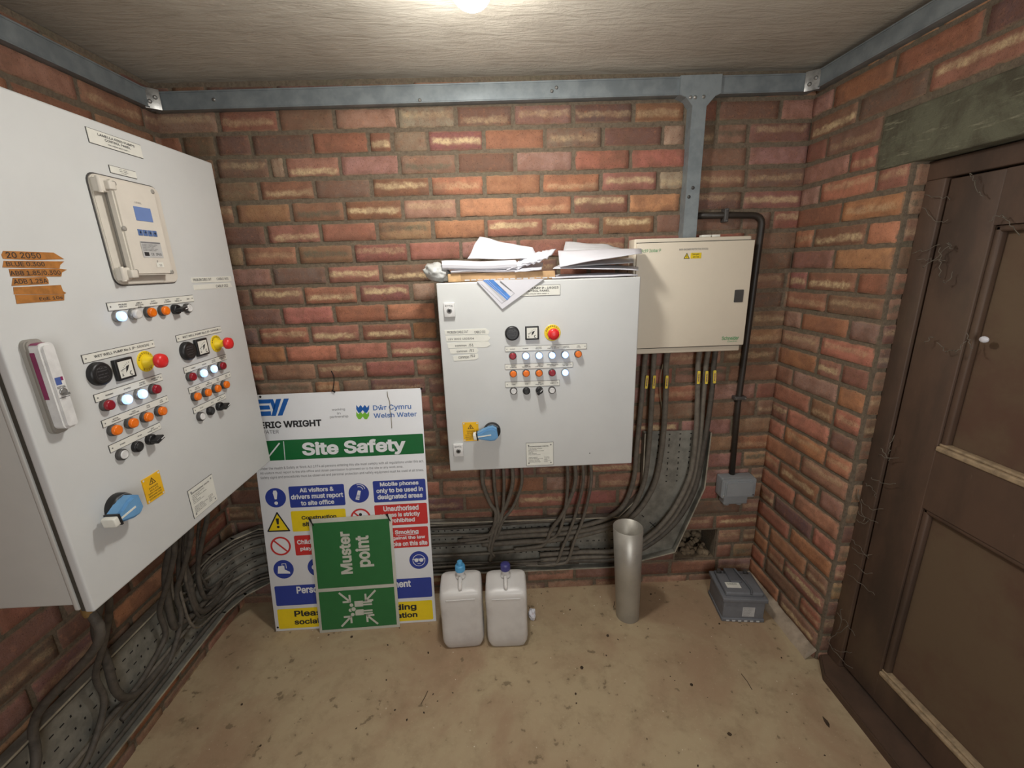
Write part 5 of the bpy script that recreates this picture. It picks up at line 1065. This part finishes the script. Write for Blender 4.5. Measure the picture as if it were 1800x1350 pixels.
# upright curled sheet
sheet([PY(822, 457, 1.66), PY(952, 456, 1.65), PY(936, 437, 1.70), PY(843, 416, 1.73)], 'paper', 'big curled white sheet standing up at the back left of the paper pile', bul=-.004, wav=.012, seed=5, grp=None, n=14)
# right hand sheets
a = ZT
sheet([(.203, 1.606, a + .002), (.520, 1.606, a + .002), (.515, 1.78, a + .006), (.22, 1.78, a + .008)], 'paper', 'lowest flat white sheet on the right of the paper pile', th=.006, bul=.005, wav=.004, seed=9, grp=None)
sheet([PY(972, 473, 1.615), PY(1122, 477, 1.60), PY(1122, 468, 1.75), PY(985, 466, 1.75)], 'paper', 'thin sheet with faint pencil marks on the right of the paper pile', th=.002, bul=.006, wav=.004, seed=12, grp=None)
sheet([PY(995, 469, 1.64), PY(1114, 462, 1.64), PY(1113, 454, 1.76), PY(1000, 458, 1.76)], 'paper_grey', 'shaded sheet sandwiched in the middle of the right hand papers', th=.002, bul=.003, wav=.004, seed=15, grp=None)
sheet([PY(984, 469.5, 1.60), PY(1129, 446, 1.60), PY(1127, 437, 1.70), PY(981, 441, 1.70)], 'paper', 'long folded white drawing sloping up to the cream board at the right', th=.0025, bul=.006, wav=.003, seed=18, grp=None)
sheet([PY(990, 443, 1.70), PY(1100, 440, 1.70), PY(1068, 430, 1.76), PY(994, 425, 1.76)], 'paper_grey', 'translucent looking grey sheet at the back right of the paper pile', th=.0015, bul=.004, wav=.005, seed=21, grp=None)

# ------------------------------------------------------------------ cobwebs, litter
m = MB(); r_ = random.Random(12)
def web(p0, p1, sag, r=.0011, jit=.012):
    p0, p1 = Vector(p0), Vector(p1); pts = []
    for i in range(9):
        f = i / 8; p = p0.lerp(p1, f); p.z -= sag * math.sin(math.pi * f); p += Vector([r_.uniform(-jit, jit) * .4 for _ in range(3)]); pts.append(p)
    m.tube(smooth_path(pts, 2), r, 'web', 5)
for (a, b) in (((1612, 455), (1660, 455)), ((1618, 470), (1668, 430)), ((1655, 435), (1650, 490)), ((1665, 425), (1672, 440)), ((1660, 495), (1675, 480)), ((1712, 318), (1728, 345)), ((1706, 305), (1714, 318)), ((1625, 605), (1640, 590)), ((1650, 603), (1672, 618)), ((1672, 618), (1700, 600)), ((1700, 585), (1710, 610)), ((1760, 385), (1790, 415)), ((1740, 390), (1770, 380)),
               ((1545, 800), (1580, 805)), ((1530, 838), (1575, 850)), ((1552, 790), (1565, 812)), ((1500, 990), (1535, 1010)), ((1490, 1010), (1540, 1045)), ((1456, 1130), (1500, 1175)), ((1460, 1140), (1500, 1150)), ((1455, 1125), (1490, 1100)), ((1480, 1070), (1475, 1110)), ((1510, 860), (1518, 915)), ((1572, 765), (1560, 800))):
    p = at_x(*a, 1.262); q = at_x(*b, 1.272); web(p, q, r_.uniform(-.008, .012))
for k in range(10):
    y_ = r_.uniform(300, 1150); x_ = 1617 - (y_ - 287) * .2117 + 22; p = at_x(x_, y_, 1.262); web(p, p + Vector((.02, -.02 - r_.random() * .05, r_.uniform(-.05, .03))), r_.uniform(-.01, .02), .0009)
m.build('cobwebs', label='dusty cobweb strands strung across the dark door and its brick reveal', category='cobweb', kind='stuff')
p = at_x(1726, 597, 1.28); bm = bmesh.new(); bmesh.ops.create_icosphere(bm, subdivisions=2, radius=.009); m = MB(); m.bm(bm, 'paper', True, Matrix.Translation((XD - .004, p.y, p.z)) @ Matrix.Diagonal((.7, 1.3, 1, 1))); m.build('egg_sac', label='small white spider egg sac on the dark door', category='egg sac')
m = MB(); r_ = random.Random(31)
for k in range(190):
    x, y = r_.uniform(-1.15, 1.15), r_.uniform(.85, 1.78)
    s_ = r_.uniform(.0012, .005) * (1 if r_.random() > .12 else 2); a = r_.uniform(0, 6.28); e = r_.uniform(.3, 1); mt = 'debris' if r_.random() > .28 else 'crumb'
    if mt == 'crumb': s_ *= .6
    pts = [(x + s_ * math.cos(a + q) * (1 if q % 3.14 < .1 else e), y + s_ * math.sin(a + q) * (1 if q % 3.14 < .1 else e)) for q in (0, .8, 1.7, 2.6, 3.14, 4.1, 5.2)]
    m.prism(pts, .0002, .0002 + s_ * .35, mt)
m.build('floor_litter', label='small dry leaf bits and crumbs scattered over the floor', category='litter', kind='stuff')
p = at_z(1453, 1270); m = MB(); m.prism([(p.x - .004, p.y - .018), (p.x + .004, p.y - .008), (p.x + .006, p.y + .004), (p.x, p.y + .020), (p.x - .006, p.y + .004), (p.x - .007, p.y - .008)], .0003, .003, 'debris'); m.build('dry_leaf', label='single dark dry leaf on the floor near the door', category='leaf')
for i, (a, b, lab) in enumerate((((1303, 1185), (1322, 1213), 'thin dark twig on the floor below the car battery'), ((740, 1238), (752, 1215), 'thin dark twig on the floor in front of the left jerrycan'), ((1078, 1068), (1080, 1058), 'tiny twig against the foot of the steel tube'))):
    p = at_z(*a); q = at_z(*b); m = MB(); m.tube([p + Vector((0, 0, .0015)), p.lerp(q, .5) + Vector((.002, 0, .003)), q + Vector((0, 0, .0015))], .0011, 'debris', 5); m.build('twig', label=lab, category='twig')
